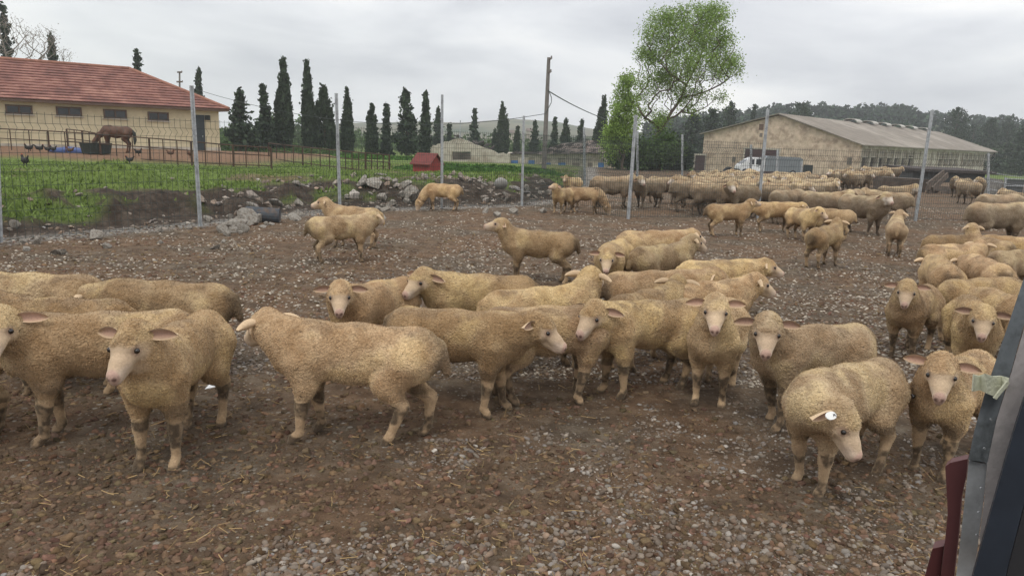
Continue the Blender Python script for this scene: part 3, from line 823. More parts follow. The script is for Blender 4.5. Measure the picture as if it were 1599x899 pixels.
# branching tree grown toward target points
def grow(base, trunk_top, targets, step=.45, r0=.016, rr=None, rise=.35):
    nodes = [np.array(base, float)]; par = [-1]
    nseg = max(2, int(np.linalg.norm(np.array(trunk_top) - base) / step))
    for k in range(1, nseg + 1):
        nodes.append(base + (np.array(trunk_top) - base) * k / nseg + rr.normal(0, .03, 3)); par.append(len(nodes) - 2)
    tips = []
    dd0 = np.linalg.norm(targets - trunk_top, axis=1); far = list(np.where(dd0 > np.quantile(dd0, .55))[0]); first = [far[int(np.argmax(dd0[far]))]]
    while len(first) < min(16, len(far)):
        dm = np.min([np.linalg.norm(targets[far] - targets[q_], axis=1) for q_ in first], 0); first.append(far[int(np.argmax(dm))])
    order = first + [o_ for o_ in np.argsort(dd0) if o_ not in set(first)]
    for oi in order:
        t = targets[oi]; N = np.array(nodes)
        d = np.linalg.norm(N - t, axis=1)
        back = np.linalg.norm(N - base, axis=1)
        cost = d + .35 * np.maximum(0, back - np.linalg.norm(t - base) + .2 * d) + 1.8 * np.maximum(0, N[:, 2] - t[2] + d * .65)
        cost[:max(1, nseg // 2)] += 5
        j = int(np.argmin(cost)); L = d[j]
        m_ = max(1, int(L / step)); a = N[j]; prev = j
        for k in range(1, m_ + 1):
            u = k / m_; p = a + (t - a) * u; p[2] += -rise * L * .25 * math.sin(math.pi * u)
            p += rr.normal(0, .028 * (1 if k < m_ else 0), 3)
            nodes.append(p); par.append(prev); prev = len(nodes) - 1
        tips.append(prev)
    n = len(nodes); cnt = np.zeros(n)
    for t in tips: cnt[t] += 1
    for i in range(n - 1, 0, -1): cnt[par[i]] += max(cnt[i], .3)
    rad = r0 * np.maximum(cnt, .5) ** .42
    mb = MB()
    for i in range(1, n):
        p = par[i]
        mb.tube([nodes[p], nodes[i]], [min(rad[p], rad[i] * 1.3), rad[i]], 5, cap=False)
    return mb, np.array(nodes), np.array(par), tips, cnt

def broadleaf(name, label, cat, group, bpx, bpy_, D, blobs, ntar, leafn, leafs, mat, seed, r0=.014, trunk=(0, 0, 1.6), bark='bark', spread=.28):
    rr = np.random.default_rng(seed)
    b = P(bpx, bpy_, D); b[2] = tz(b[0], b[1]) - .1
    tgt = []
    tot = sum(q[2] * q[3] for q in blobs)
    for (cx, cy, rx, ry, dd) in [(q[0], q[1], q[2], q[3], q[4] if len(q) > 4 else 0) for q in blobs]:
        m_ = max(4, int(ntar * rx * ry / tot)); c = P(cx, cy, D + dd); s = D / F0
        d = rr.normal(size=(m_, 3)); d /= np.linalg.norm(d, axis=1, keepdims=True); rr_ = rr.uniform(.35, 1, (m_, 1)) ** .6
        tgt.append(c + d * rr_ * [rx * s, rx * s * .9, ry * s])
    tgt = np.concatenate(tgt)
    root = empty(name, b, label, cat, group)
    mb, nodes, par, tips, cnt = grow(b, b + np.array(trunk), tgt, rr=rr, r0=r0)
    mb.build('trunk', M[bark], root, smooth=True)
    if leafn:
        thin = np.where(cnt < 4)[0]
        pick = rr.choice(thin, leafn)
        C = nodes[pick] + rr.normal(0, spread, (leafn, 3))
        V, F = leaf_cards(C, leafs * rr.uniform(.6, 1.3, leafn), rr, up=0)
        link('crown', np_mesh('crown', V, [F]), M[mat], root)
    return root

broadleaf('deciduous_tree', 'tall leaning spring-green tree with an open crown, left of the stone barn', 'tree', None,
          1014, 268, 50, [(1072, 100, 58, 62), (1030, 62, 28, 38), (1108, 42, 32, 34), (1006, 105, 14, 40), (1052, 26, 16, 22), (1132, 85, 20, 34), (1080, 160, 26, 18), (1004, 170, 16, 28), (1125, 150, 10, 8), (1085, 22, 18, 14), (1148, 108, 8, 10), (1035, 140, 24, 26), (1030, 185, 18, 16)],
          480, 38000, .115, 'leaf', 61, r0=.0105, trunk=(.3, 0, 2.4), spread=.27)
broadleaf('leafy_tree', 'bright young leafy tree with a pointed top, against the left of the leaning tree', 'tree', None,
          972, 270, 47, [(972, 190, 20, 55), (960, 215, 18, 35), (978, 140, 8, 25)], 150, 11000, .13, 'leaf', 62, trunk=(0, 0, 1.0), r0=.011, spread=.22)
broadleaf('shrub', 'wide green bush filling the foot of the leaning tree', 'bush', None,
          1030, 272, 49, [(1008, 242, 46, 16), (982, 245, 30, 16), (1040, 232, 24, 16)], 150, 12000, .2, 'leafdark', 63, trunk=(0, 0, .5), r0=.009, spread=.3)
broadleaf('shrub', 'dark evergreen bush between the green tree and the barn wall', 'bush', None,
          1052, 272, 54, [(1045, 252, 28, 12), (1060, 246, 12, 16)], 120, 9000, .22, 'pine', 64, trunk=(0, 0, .5), r0=.009, spread=.3)
broadleaf('bare_tree', 'pale leafless tree behind the cream house, around the dark conifer', 'tree', None,
          40, 215, 76, [(15, 60, 40, 35), (60, 70, 32, 28), (5, 40, 20, 22), (70, 55, 18, 18)], 300, 900, .12, 'barkpale', 65, trunk=(0, 0, 4), r0=.012, bark='barkpale')
broadleaf('bare_tree', 'faint twiggy tree around the cypress tip over the tiled roof', 'tree', None,
          104, 215, 78, [(102, 88, 10, 16)], 40, 120, .12, 'barkpale', 66, trunk=(0, 0, 5), r0=.010, bark='barkpale')
broadleaf('distant_tree', 'small rounded greyish tree far off between two tall cypresses', 'tree', None,
          425, 240, 130, [(424, 192, 13, 9), (432, 215, 18, 14)], 90, 2600, .5, 'leafdark', 67, trunk=(0, 0, 2), r0=.03, spread=.5)

def weeds(name, label, bx, D, rx, ry, h, n, seed, mat='weed', size=.16, kind='stuff'):
    rr = np.random.default_rng(seed)
    c = P(bx, 250, D); a = rr.uniform(0, 2 * np.pi, n); q = np.sqrt(rr.random(n))
    x = c[0] + np.cos(a) * q * rx; y = D + np.sin(a) * q * ry
    top = h * np.sqrt(np.maximum(0, 1 - q ** 2)) * (.45 + .8 * vnoise(np.stack([x, y, 0 * x], -1), .55, seed))
    z = terrain(x, y)[0] + top * rr.uniform(.25, 1, n)
    V, F = leaf_cards(np.stack([x, y, z], -1), size * rr.uniform(.6, 1.4, n), rr)
    o = link(name, np_mesh(name, V, [F]), M[mat]); tag(o, kind='stuff'); return o
weeds('weeds', '', 765, 35, 3.6, 2.6, .34, 16000, 71)
weeds('weeds', '', 715, 37, 3.2, 2.5, .30, 8000, 72)
weeds('weeds', '', 570, 56, 5, 3, .4, 9000, 73, size=.22)
weeds('weeds', '', 470, 70, 9, 4, .9, 9000, 74, mat='leafdark', size=.25)

weeds('undergrowth', '', 1050, 118, 16, 5, 4.5, 9000, 76, mat='pine', size=.5)
weeds('undergrowth', '', 1570, 150, 22, 8, 5.5, 12000, 77, mat='pine', size=.6)
weeds('undergrowth', '', 620, 170, 60, 20, 4.5, 12000, 78, mat='leafdark', size=.8)
weeds('undergrowth', '', 360, 84, 9, 5, 3.4, 7000, 79, mat='leafdark', size=.4)
weeds('undergrowth', '', 445, 150, 14, 5, 7, 6000, 80, mat='leafdark', size=.7)

# ------------------------------------------------------------------ the air
def build_haze():
    mb = MB(); mb.box(-800, -60, -30, 800, 980, 130)
    mt = bpy.data.materials.new('haze_air'); mt.use_nodes = True; n, l = mt.node_tree.nodes, mt.node_tree.links; n.clear()
    o = n.new('ShaderNodeOutputMaterial'); v = n.new('ShaderNodeVolumePrincipled'); v.inputs['Density'].default_value = HAZE
    v.inputs['Color'].default_value = (.93, .96, 1.0, 1); v.inputs['Anisotropy'].default_value = .2
    l.new(v.outputs[0], o.inputs['Volume'])
    tag(mb.build('haze', mt, None), kind='stuff')
HAZE = 0.0006
build_haze()
scene.cycles.volume_bounces = 1
#@@PART2
# ------------------------------------------------------------------ cream house
def plane_hit(px, py, o, nrm):
    d = ray(px, py); t = ((o - CAM) @ nrm) / (d @ nrm); return CAM + d * t

def build_house():
    C1 = np.array([-20.8, 52.0, 0]); L = np.array([-.784, -.62, 0]); L /= np.linalg.norm(L); B = np.array([L[1], -L[0], 0]); B = B if B[1] > 0 else -B
    Z = np.array([0, 0, 1.0]); FR = -B
    Lw, Dp, zb, ze, zr = 27.0, 9.0, -.3, 3.05, 5.55
    root = empty('farm_building', C1, 'long cream plastered house with a red tiled hip roof', 'house')
    def q(s, z, off=0): return C1 + L * s + Z * z + FR * off
    w = MB()
    w.hexa([C1 + Z * zb, C1 + L * Lw + Z * zb, C1 + L * Lw + B * Dp + Z * zb, C1 + B * Dp + Z * zb,
            C1 + Z * ze, C1 + L * Lw + Z * ze, C1 + L * Lw + B * Dp + Z * ze, C1 + B * Dp + Z * ze])
    w.build('wall', M['creamwall'], root)
    # plinth line
    MB().hexa([q(-.03, zb, .03), q(Lw, zb, .03), q(Lw, zb, -.1), q(-.03, zb, -.1), q(-.03, .42, .03), q(Lw, .42, .03), q(Lw, .42, -.1), q(-.03, .42, -.1)]).build('plinth', M['palewall'], root)
    ov = .55
    e0 = C1 - L * ov - B * ov; e1 = C1 + L * (Lw + ov) - B * ov; e2 = C1 + L * (Lw + ov) + B * (Dp + ov); e3 = C1 - L * ov + B * (Dp + ov)
    r0 = C1 + L * 4.6 + B * Dp / 2 + Z * zr; r1 = C1 + L * (Lw - 4.6) + B * Dp / 2 + Z * zr
    E = [v + Z * (ze - .02) for v in (e0, e1, e2, e3)]
    mb = MB()
    def rows(a, b, c, d, n=14):   # a,b eave ; d,c ridge ; stepped tile courses
        sl = np.linalg.norm((d + c) / 2 - (a + b) / 2); nn = np.cross(b - a, d - a); nn /= np.linalg.norm(nn)
        if nn[2] < 0: nn = -nn
        for k in range(n):
            t0, t1 = k / n, (k + 1) / n
            A, Bp = a + (d - a) * t0, b + (c - b) * t0; Dq, Cq = a + (d - a) * t1, b + (c - b) * t1
            lo = nn * .07; hi = nn * .02
            V = [A + lo, Bp + lo, Cq + hi, Dq + hi, A, Bp]
            g = [t0, t0, t1, t1, t0, t0]
            mb.add(V, [[0, 1, 2, 3], [4, 5, 1, 0]], [(0, g_ * sl / 100, 0) for g_ in g])
    rows(E[0], E[1], r1, r0); rows(E[1], E[2], r1 + L * .01, r1 - L * .01); rows(E[2], E[3], r0, r1); rows(E[3], E[0], r0 + L * .01, r0 - L * .01)
    roof = mb.build('roof', M['tiles'], root, fixn=False)
    rc = MB()
    for a, b in ((r0, r1), (E[0], r0), (E[3], r0)):
        pts = [a + (b - a) * t + Z * .06 for t in np.linspace(0, 1, 24)]
        rc.tube(pts, .13, 6, c=(0, .002, 0))
    rc.build('ridge_tiles', M['ridge'], roof, smooth=True)
    sf = MB(); sf.hexa([v - Z * .14 for v in E] + [v - Z * .012 for v in E]); sf.build('eave_board', M['brownframe'], root)
    nrm = FR; o = C1
    for (x0, y0, x1, y1) in [(9, 165, 50, 177.5), (88, 168, 127, 180.5), (162, 172, 197.5, 184.5), (231, 176, 263, 188)]:
        a = plane_hit(x0, y1, o, nrm); b = plane_hit(x1, y0, o, nrm)
        s0, s1 = (a - C1) @ L, (b - C1) @ L; z0, z1 = a[2], b[2]
        if s0 > s1: s0, s1 = s1, s0
        f = MB(); t = .09
        for (u0, u1, v0, v1) in [(s0, s1, z0, z0 + t), (s0, s1, z1 - t, z1), (s0, s0 + t, z0 + t, z1 - t), (s1 - t, s1, z0 + t, z1 - t), ((s0 + s1) / 2 - .04, (s0 + s1) / 2 + .04, z0 + t, z1 - t)]:
            f.hexa([q(u0, v0, .06), q(u1, v0, .06), q(u1, v0, .002), q(u0, v0, .002), q(u0, v1, .06), q(u1, v1, .06), q(u1, v1, .002), q(u0, v1, .002)])
        fr = f.build('window', M['brownframe'], root)
        p = MB(); p.hexa([q(s0 + t, z0 + t, .02), q(s1 - t, z0 + t, .02), q(s1 - t, z0 + t, .003), q(s0 + t, z0 + t, .003), q(s0 + t, z1 - t, .02), q(s1 - t, z1 - t, .02), q(s1 - t, z1 - t, .003), q(s0 + t, z1 - t, .003)])
        p.build('pane', M['glassdark'], fr)
        MB().hexa([q(s0 - .08, z0 - .07, .12), q(s1 + .08, z0 - .07, .12), q(s1 + .08, z0 - .07, .003), q(s0 - .08, z0 - .07, .003), q(s0 - .08, z0 - .005, .12), q(s1 + .08, z0 - .005, .12), q(s1 + .08, z0 - .005, .003), q(s0 - .08, z0 - .005, .003)]).build('sill', M['palewall'], fr)
    a = plane_hit(307, 231, o, nrm); b = plane_hit(318.5, 180, o, nrm); s0, s1 = sorted(((a - C1) @ L, (b - C1) @ L)); z0, z1 = .1, b[2]
    d = MB().hexa([q(s0, z0, .05), q(s1, z0, .05), q(s1, z0, .002), q(s0, z0, .002), q(s0, z1, .05), q(s1, z1, .05), q(s1, z1, .002), q(s0, z1, .002)]).build('door', M['darkdoor'], root)
    MB().box(-.02, -.05, -.02, .02, 0, .12).build('handle', M['zinc'], d).location = q(s0 + .15, 1.1, .06)
    a = plane_hit(325, 184, o, nrm)
    MB().box(a[0] - .16, a[1] - .2, a[2] - .16, a[0] + .16, a[1] - .02, a[2] + .16).build('wall_lamp', M['tub'], root)
M['ridge'] = simple_mat('ridge_tile', (.27, .13, .09), rough=.85, var=.3, scale=3, bump=.1)
build_house()

# ------------------------------------------------------------------ stone barn
def build_barn():
    B0 = np.array([42.4, 92.0, 0]); g = np.array([-58.0, 54, 0]); g /= np.linalg.norm(g); l = np.array([54.0, 58, 0]); l /= np.linalg.norm(l)
    Z = np.array([0, 0, 1.0]); Wd, Ln, zb, ze, zr = 21.5, 79.0, -2.4, 2.5, 6.0
    gn = -l; sn = np.array([l[1], -l[0], 0]); sn = sn if sn[1] < 0 else -sn   # outward normals (gable, long side)
    root = empty('stone_barn', B0, 'long old stone barn with a wide gable and pale corrugated roof', 'barn')
    def gq(s, z, off=0): return B0 + g * s + Z * z + gn * off
    def sq(s, z, off=0): return B0 + l * s + Z * z + sn * off
    def slab(qf, u0, u1, v0, v1, o0, o1, c=None):
        return [qf(u0, v0, o1), qf(u1, v0, o1), qf(u1, v0, o0), qf(u0, v0, o0), qf(u0, v1, o1), qf(u1, v1, o1), qf(u1, v1, o0), qf(u0, v1, o0)]
    zl = ze + .9
    w = MB(); w.prism([gq(0, zb), gq(Wd, zb), gq(Wd, zl), gq(Wd / 2, zr), gq(0, ze)], l * .6)
    w.build('gable_wall', M['stonewall'], root)
    MB().prism([gq(0, zb), gq(Wd, zb), gq(Wd, zl), gq(Wd / 2, zr), gq(0, ze)], l * .6).build('gable_wall', M['stonewall'], root).location = B0 + l * (Ln - .6)
    # the copy above is placed relative to its parent
    bpy.data.objects[-1] if False else None
    wb = MB(); wb.hexa(slab(lambda s, z, o=0: gq(Wd, z, 0) + l * s + g * o, .6, Ln - .6, zb, zl, -.5, 0)); wb.build('rear_wall', M['stonewall'], root)
    # long side: low wall, dark recess, pillars, panels, top beam
    MB().hexa(slab(sq, .6, Ln - .0, zb, -.25, -.5, 0)).build('low_wall', M['palewall'], root)
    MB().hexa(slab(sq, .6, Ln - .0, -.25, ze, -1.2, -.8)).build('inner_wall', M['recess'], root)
    MB().hexa(slab(sq, .6, Ln - .0, ze - .45, ze, -.5, .02)).build('top_beam', M['palewall'], root)
    nb = 24; st = (Ln - 1.0) / nb
    rr = random.Random(4)
    for k in range(nb + 1):
        s = .6 + k * st
        MB().hexa(slab(sq, s - .17, s + .17, -.25, ze - .45, -.5, .06)).build('pillar', M['palewall'], root)
    for k in range(nb):
        s = .6 + k * st + .17; s1 = s + st - .34
        if not (7 <= k <= 10 or k in (15,)):
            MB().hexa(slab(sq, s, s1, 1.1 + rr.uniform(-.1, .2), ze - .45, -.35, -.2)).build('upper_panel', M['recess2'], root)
        else:
            MB().hexa(slab(sq, s, s1, -.25, ze - .45, -.35, -.2)).build('upper_panel', M['palewall'], root)
        MB().hexa(slab(sq, s, s1, .95, 1.08, -.4, -.12)).build('crossbar', M['palewall'], root)
    # roof
    ov = .5
    er = gq(-ov, ze - .12) - l * ov; rr0 = gq(Wd / 2, zr + .12) - l * ov; el = gq(Wd + ov, zl - .1) - l * ov
    T_ = l * (Ln + 2 * ov)
    for a, b in ((er, rr0), (rr0, el)):
        mb = MB(); n = 110; off = Z * .12
        ts = np.linspace(0, 1, n * 2 + 1); amp = np.where(np.arange(n * 2 + 1) % 2, .05, 0)
        V = []
        for q_ in (a, b):
            for t, am in zip(ts, amp): V.append(q_ + T_ * t + Z * (am + .1))
        N = len(ts); V = np.array(V); F = np.array([[i, i + 1, N + i + 1, N + i] for i in range(N - 1)])
        mb.add(V, F); mb.hexa([a, a + T_, b + T_, b, a + Z * .1, a + T_ + Z * .1, b + T_ + Z * .1, b + Z * .1])
        mb.build('roof', M['barnroof'], root)
    for s in (26, 34, 41, 49, 57, 66):
        mb = MB(); c0 = gq(Wd / 2, zr + .2) + l * s
        an = np.linspace(0, math.pi, 8); pts = [c0 + g * math.cos(a_) * 1.1 + Z * (math.sin(a_) * .45) for a_ in an]
        for p_, q_ in zip(pts[:-1], pts[1:]): mb.hexa([p_, q_, q_ + l * 2.6, p_ + l * 2.6, p_ + Z * .08, q_ + Z * .08, q_ + l * 2.6 + Z * .08, p_ + l * 2.6 + Z * .08])
        mb.build('ridge_vent', M['barnvent'], root)
    # gable openings
    def opening(x0, y0, x1, y1, mat, nm, o1=.05):
        a = plane_hit(x0, y1, B0, gn); b = plane_hit(x1, y0, B0, gn); s0, s1 = sorted(((a - B0) @ g, (b - B0) @ g))
        return MB().hexa(slab(gq, s0, s1, min(a[2], b[2]), max(a[2], b[2]), -.03, o1)).build(nm, M[mat], root), (s0, s1, min(a[2], b[2]), max(a[2], b[2]))
    for bx in ((1084, 243, 1102, 272), (1160, 234.5, 1217, 276)):
        d, (s0, s1, z0, z1) = opening(*bx, 'maroondoor', 'door')
        f = MB()
        for u0, u1, v0, v1 in ((s0 - .2, s1 + .2, z1 + .003, z1 + .22), (s0 - .2, s0 - .003, z0, z1), (s1 + .003, s1 + .2, z0, z1)): f.hexa(slab(gq, u0, u1, v0, v1, -.02, .1))
        f.build('frame', M['palewall'], d)
    opening(1143, 245, 1149, 253, 'recess', 'vent_hole'); opening(1253, 258, 1270, 276, 'glassdark', 'doorway')
    opening(1185, 194, 1193, 203, 'brownframe', 'hatch'); opening(1186, 208, 1191, 214, 'recess', 'hatch')
    opening(1322, 246, 1331, 257, 'recess', 'vent_hole')
    for z in (zb, ): pass
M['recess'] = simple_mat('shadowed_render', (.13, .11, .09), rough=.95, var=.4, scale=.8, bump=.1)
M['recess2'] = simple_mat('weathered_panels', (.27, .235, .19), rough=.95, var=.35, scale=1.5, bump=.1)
M['barnvent'] = simple_mat('roof_vent_sheet', (.40, .38, .34), rough=.8, var=.2, bump=0)
M['maroondoor'] = simple_mat('maroon_barn_door', (.055, .028, .028), rough=.8, var=.25, scale=3, bump=.1)
build_barn()

# ------------------------------------------------------------------ ruins
def wallprism(mb, pix, D, th=1.0):
    mb.prism([P(a, b, D) for a, b in pix], (0, th, 0))
def build_ruins():
    D = 95
    root = empty('ruined_stone_building', P(726, 262, D), 'roofless stone ruin with a broken gable and square opening', 'ruin')
    mb = MB()
    wallprism(mb, [(666, 266), (706, 266), (706, 218.5), (701, 221), (694, 221), (690, 225), (684, 224.5), (680, 227.5), (674, 226.5), (670, 229.5), (666, 229)], D)
    wallprism(mb, [(706.05, 237), (734.95, 237), (734.95, 222), (730, 220), (724, 218.5), (718, 216), (712, 217), (706.05, 218.5)], D)
    wallprism(mb, [(706.05, 266), (734.95, 266), (734.95, 250), (706.05, 250)], D)
    wallprism(mb, [(735, 266), (796, 266), (796, 239), (790, 241), (786, 238.5), (778, 240), (772, 236), (764, 233), (756, 231), (748, 227.5), (742, 226), (735, 222)], D)
    mb.build('gable_wall', M['palewall'], root)
    mb = MB(); a = P(668, 266, D + 1.02); b = P(668, 230, D + 1.02); mb.hexa([a, a + [.8, 0, 0], a + [.8, 12, 0], a + [0, 12, 0], b, b + [.8, 0, 0], b + [.8, 12, 0], b + [0, 12, 0]])
    a = P(792, 266, D + 1.02); b = P(792, 240, D + 1.02); mb.hexa([a, a + [.8, 0, 0], a + [.8, 12, 0], a + [0, 12, 0], b, b + [.8, 0, 0], b + [.8, 12, 0], b + [0, 12, 0]])
    mb.build('side_wall', M['palewall'], root)
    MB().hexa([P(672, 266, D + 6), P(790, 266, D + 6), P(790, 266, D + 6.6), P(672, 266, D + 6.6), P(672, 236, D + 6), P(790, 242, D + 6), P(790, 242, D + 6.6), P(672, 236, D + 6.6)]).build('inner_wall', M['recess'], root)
    rr = random.Random(3); mb = MB()
    for k in range(26):
        x = rr.uniform(698, 775); y = 217 + abs(x - 722) * .32; a = P(x, y + rr.uniform(-1, 5), D + rr.uniform(1, 7)); b = P(x + rr.uniform(-14, 14), y + rr.uniform(-8, 4), D + rr.uniform(1, 8)); mb.bar(a, b, .22, .16)
    mb.build('collapsed_rafters', M['darkrubble'], root)
    MB().tube([P(718, 222, D + 2), P(719, 188, D + 2)], .07, 5).build('iron_pipe', M['zinc'], root)

    D = 96
    root = empty('ruined_house', P(880, 268, D), 'low ruined house with blue doors and a collapsed tiled roof', 'ruin')
    def rect(mb, x0, y0, x1, y1, off0, off1):
        mb.hexa([P(x0, y1, D) + [0, off0, 0], P(x1, y1, D) + [0, off0, 0], P(x1, y1, D) + [0, off1, 0], P(x0, y1, D) + [0, off1, 0],
                 P(x0, y0, D) + [0, off0, 0], P(x1, y0, D) + [0, off0, 0], P(x1, y0, D) + [0, off1, 0], P(x0, y0, D) + [0, off1, 0]])
    mb = MB(); rect(mb, 796.2, 240, 951, 274, 0, 7); mb.build('wall', M['palewall'], root)
    mb = MB(); rect(mb, 951.1, 243, 969, 274, .4, 7); mb.build('side_wall', M['stonewall'], root)
    for k, (x0, x1, blue) in enumerate([(795, 810, 1), (824, 836, 1), (851, 861, 1), (870.5, 884, 1), (893, 906, 0), (916, 926, 0), (932.5, 944, 1)]):
        f = MB(); y0, y1 = (245, 258) if k < 2 else (246, 264.5)
        x0 = max(x0, 797)
        for u0, v0, u1, v1 in ((x0, y0, x1, y0 + 1), (x0, y1 - .8, x1, y1), (x0, y0 + 1.02, x0 + 1, y1 - .82), (x1 - 1, y0 + 1.02, x1, y1 - .82)): rect(f, u0, v0, u1, v1, -.15, -.002)
        fo = f.build('window', M['palewall'], root)
        pn = MB(); rect(pn, x0 + 1.02, y0 + 1.02, x1 - 1.02, (y0 + y1) / 2 - 1, -.06, -.003); pn.build('pane', M['recess2'], fo)
        pn = MB(); rect(pn, x0 + 1.02, (y0 + y1) / 2 - .95, x1 - 1.02, y1 - .82, -.07, -.003); pn.build('shutter', M['bluepaint'] if blue else M['recess'], fo)
    mb = MB()
    E = [P(838, 241, D - .6), P(952, 239, D - .6), P(950, 239, D + 8), P(836, 240, D + 8)]; R = [P(878, 224, D + 3.5), P(925, 219, D + 3.5)]
    V = np.array(E + R); mb.add(V, [[0, 1, 5, 4], [1, 2, 5], [2, 3, 4, 5], [3, 0, 4]])
    mb.build('roof', M['rubbletiles'], root)
    rr = random.Random(9); mb = MB()
    for k in range(90):
        x = rr.uniform(845, 948); yb = 240; yt = np.interp(x, [840, 878, 925, 952], [240, 225, 220, 238]); y = rr.uniform(yt - 2, yb)
        t = (240 - y) / 18; a = P(x, y, D - .8 + 4 * t); ln = rr.uniform(4, 13); an = rr.uniform(-.9, .9)
        mb.bar(a, P(x + ln * math.cos(an), y + ln * math.sin(an) * .5 - 1.5, D - .8 + 4 * t), .18, .12)
    mb.build('roof_debris', M['darkrubble'], root); mb = MB()
    mb.hexa([P(797, 241, D - .3), P(848, 241, D - .3), P(848, 241, D + 1), P(797, 241, D + 1), P(797, 239.6, D - .3), P(848, 239.6, D - .3), P(848, 239.6, D + 1), P(797, 239.6, D + 1)])
    for k in range(30):
        x = rr.uniform(797, 846); mb.bar(P(x, 240.5, D - .2), P(x + rr.uniform(6, 14), 238 + rr.uniform(-1.5, 1.5), D + .5), .2, .14)
    mb.build('fallen_eave', M['darkrubble'], root)
M['rubbletiles'] = simple_mat('collapsed_roof_tiles', (.17, .135, .115), rough=.95, var=.6, scale=1.5, bump=.6, bscale=4, bd=.1, stain=(.07, .055, .05), stain_scale=1.2)
build_ruins()
# far small houses on the hillside
for i, (px, py, w, h, lab) in enumerate([(800, 212, 14, 9, 'pale far house between the small cypresses, left of the fence corner post'), (828, 210, 12, 10, 'pale far house half hidden behind the small conifers left of the utility pole')]):
    D = 240; c = P(px, py, D); s = D / F0
    rt = empty('distant_house', c, lab, 'house', 'pale houses on the far slope')
    MB().box(c[0] - w * s / 2, D, c[2] - 6, c[0] + w * s / 2, D + 6, c[2] + h * s / 2).build('wall', M['palewall'], rt)
    a = c[2] + h * s / 2
    MB().add([(c[0] - w * s * .55, D - .4, a), (c[0] + w * s * .55, D - .4, a), (c[0] + w * s * .55, D + 6.4, a), (c[0] - w * s * .55, D + 6.4, a), (c[0] - w * s * .5, D + 3, a + .9), (c[0] + w * s * .5, D + 3, a + .9)],
             [[0, 1, 5, 4], [2, 3, 4, 5], [1, 2, 5], [3, 0, 4], [3, 2, 1, 0]]).build('roof', M['rubbletiles'], rt)

# ------------------------------------------------------------------ wire fences
def u_post(mb, a, b, w=.062, d=.05, t=.006, yaw=0.0, c=None):
    x = np.array([math.cos(yaw), math.sin(yaw), 0]); y = np.array([-math.sin(yaw), math.cos(yaw), 0])
    a = np.asarray(a, float); b = np.asarray(b, float)
    pr = [(-w / 2, -d / 2), (-w * .16, -d / 2), (-w * .16, -d / 2 + t * 2), (w * .16, -d / 2 + t * 2), (w * .16, -d / 2), (w / 2, -d / 2), (w / 2, d / 2), (-w / 2, d / 2)]
    A = [a + x * p + y * q for p, q in pr]
    mb.prism(A, b - a)
def strut_wires(mb, A, B, hgt, sp, r=.003, zt=None):
    """welded mesh panel from A to B (ground points)"""
    A = np.asarray(A, float); B = np.asarray(B, float); d = B - A; L = np.linalg.norm(d[:2]); d = d / L; n = np.array([d[1], -d[0], 0])
    n = n if n[1] < 0 else -n
    h = hgt
    prof = [(.03, 0), (.35, 0), (.40, .045), (.45, 0), (1.0, 0), (1.05, .045), (1.10, 0), (h - .30, 0), (h - .23, .07), (h - .16, 0), (h, 0)]
    k = int(L / sp); S = (np.arange(k) + .5) / k * L
    PV = []
    for z, o in prof: PV.append(A[None] + d[None] * S[:, None] + n * o + np.array([0, 0, z]))
    PV = np.stack(PV, 1)     # k, m, 3
    m_ = PV.shape[1]; tri = [(d * r), (-d * r * .5 + n * r * .87), (-d * r * .5 - n * r * .87)]
    V = np.stack([PV + t for t in tri], 2).reshape(-1, 3)
    i = np.arange(k)[:, None, None] * m_ * 3; j = np.arange(m_ - 1)[None, :, None] * 3; q = np.arange(3)[None, None]; q2 = (q + 1) % 3
    F = np.stack([i + j + q, i + j + q2, i + j + 3 + q2, i + j + 3 + q], -1).reshape(-1, 4)
    mb.add(V, F)
    for z in (.05, .2, .35, .45, .62, .80, 1.0, 1.10, 1.27, 1.44, h - .30, h - .16, h - .03):
        off = 0
        mb.bar(A + [0, 0, z] + n * (off + .004), A + d * L + [0, 0, z] + n * (off + .004), r * 1.7)

def build_fence():
    root = empty('wire_fence', FB[3], 'tall galvanised post and welded mesh fence round the sheep yard', 'fence')
    for i in range(len(FENCE)):
        a, b = FB[i].copy(), FT[i]; a[2] -= .1
        mb = MB(); u_post(mb, a, b, yaw=[.5, .5, .6, .4, .1, 0, -.6, 0, .05, 0][i]); mb.build('post', M['zinc'], root)
    for i in range(len(FENCE) - 1):
        A, B = FB[i].copy(), FB[i + 1].copy(); A[2] = B[2] = 0
        nr = (B - A)[:2]; off = np.array([nr[1], -nr[0], 0]) / np.linalg.norm(nr); off = off if off[1] > 0 else -off
        h = 1.85 if i < 6 else (1.83 if i < 7 else 1.72)
        sp = .10 if i < 3 else .062
        mb = MB(); strut_wires(mb, A + off * .045, B + off * .045, h, sp, r=.0036 if i >= 3 else .0032)
        mb.build('mesh_panel', M['wire'] if i < 6 else M['wirelight'], root, fixn=False)
    mb = MB()
    # tie wires twisted round the tall leaning post
    for (px, py) in ((1187, 250), (1184, 290), (1184, 262), (1182, 300)):
        c = P(px, py, FB[7][1] + .02); an = np.linspace(0, 4.6 * math.pi, 40)
        mb.tube([c + [.045 * math.cos(t), .04 * math.sin(t), .02 * math.sin(t * .7) + t * .004] for t in an], .004, 4)
    mb.build('tie_wire', M['wire'], root, fixn=False)
build_fence()

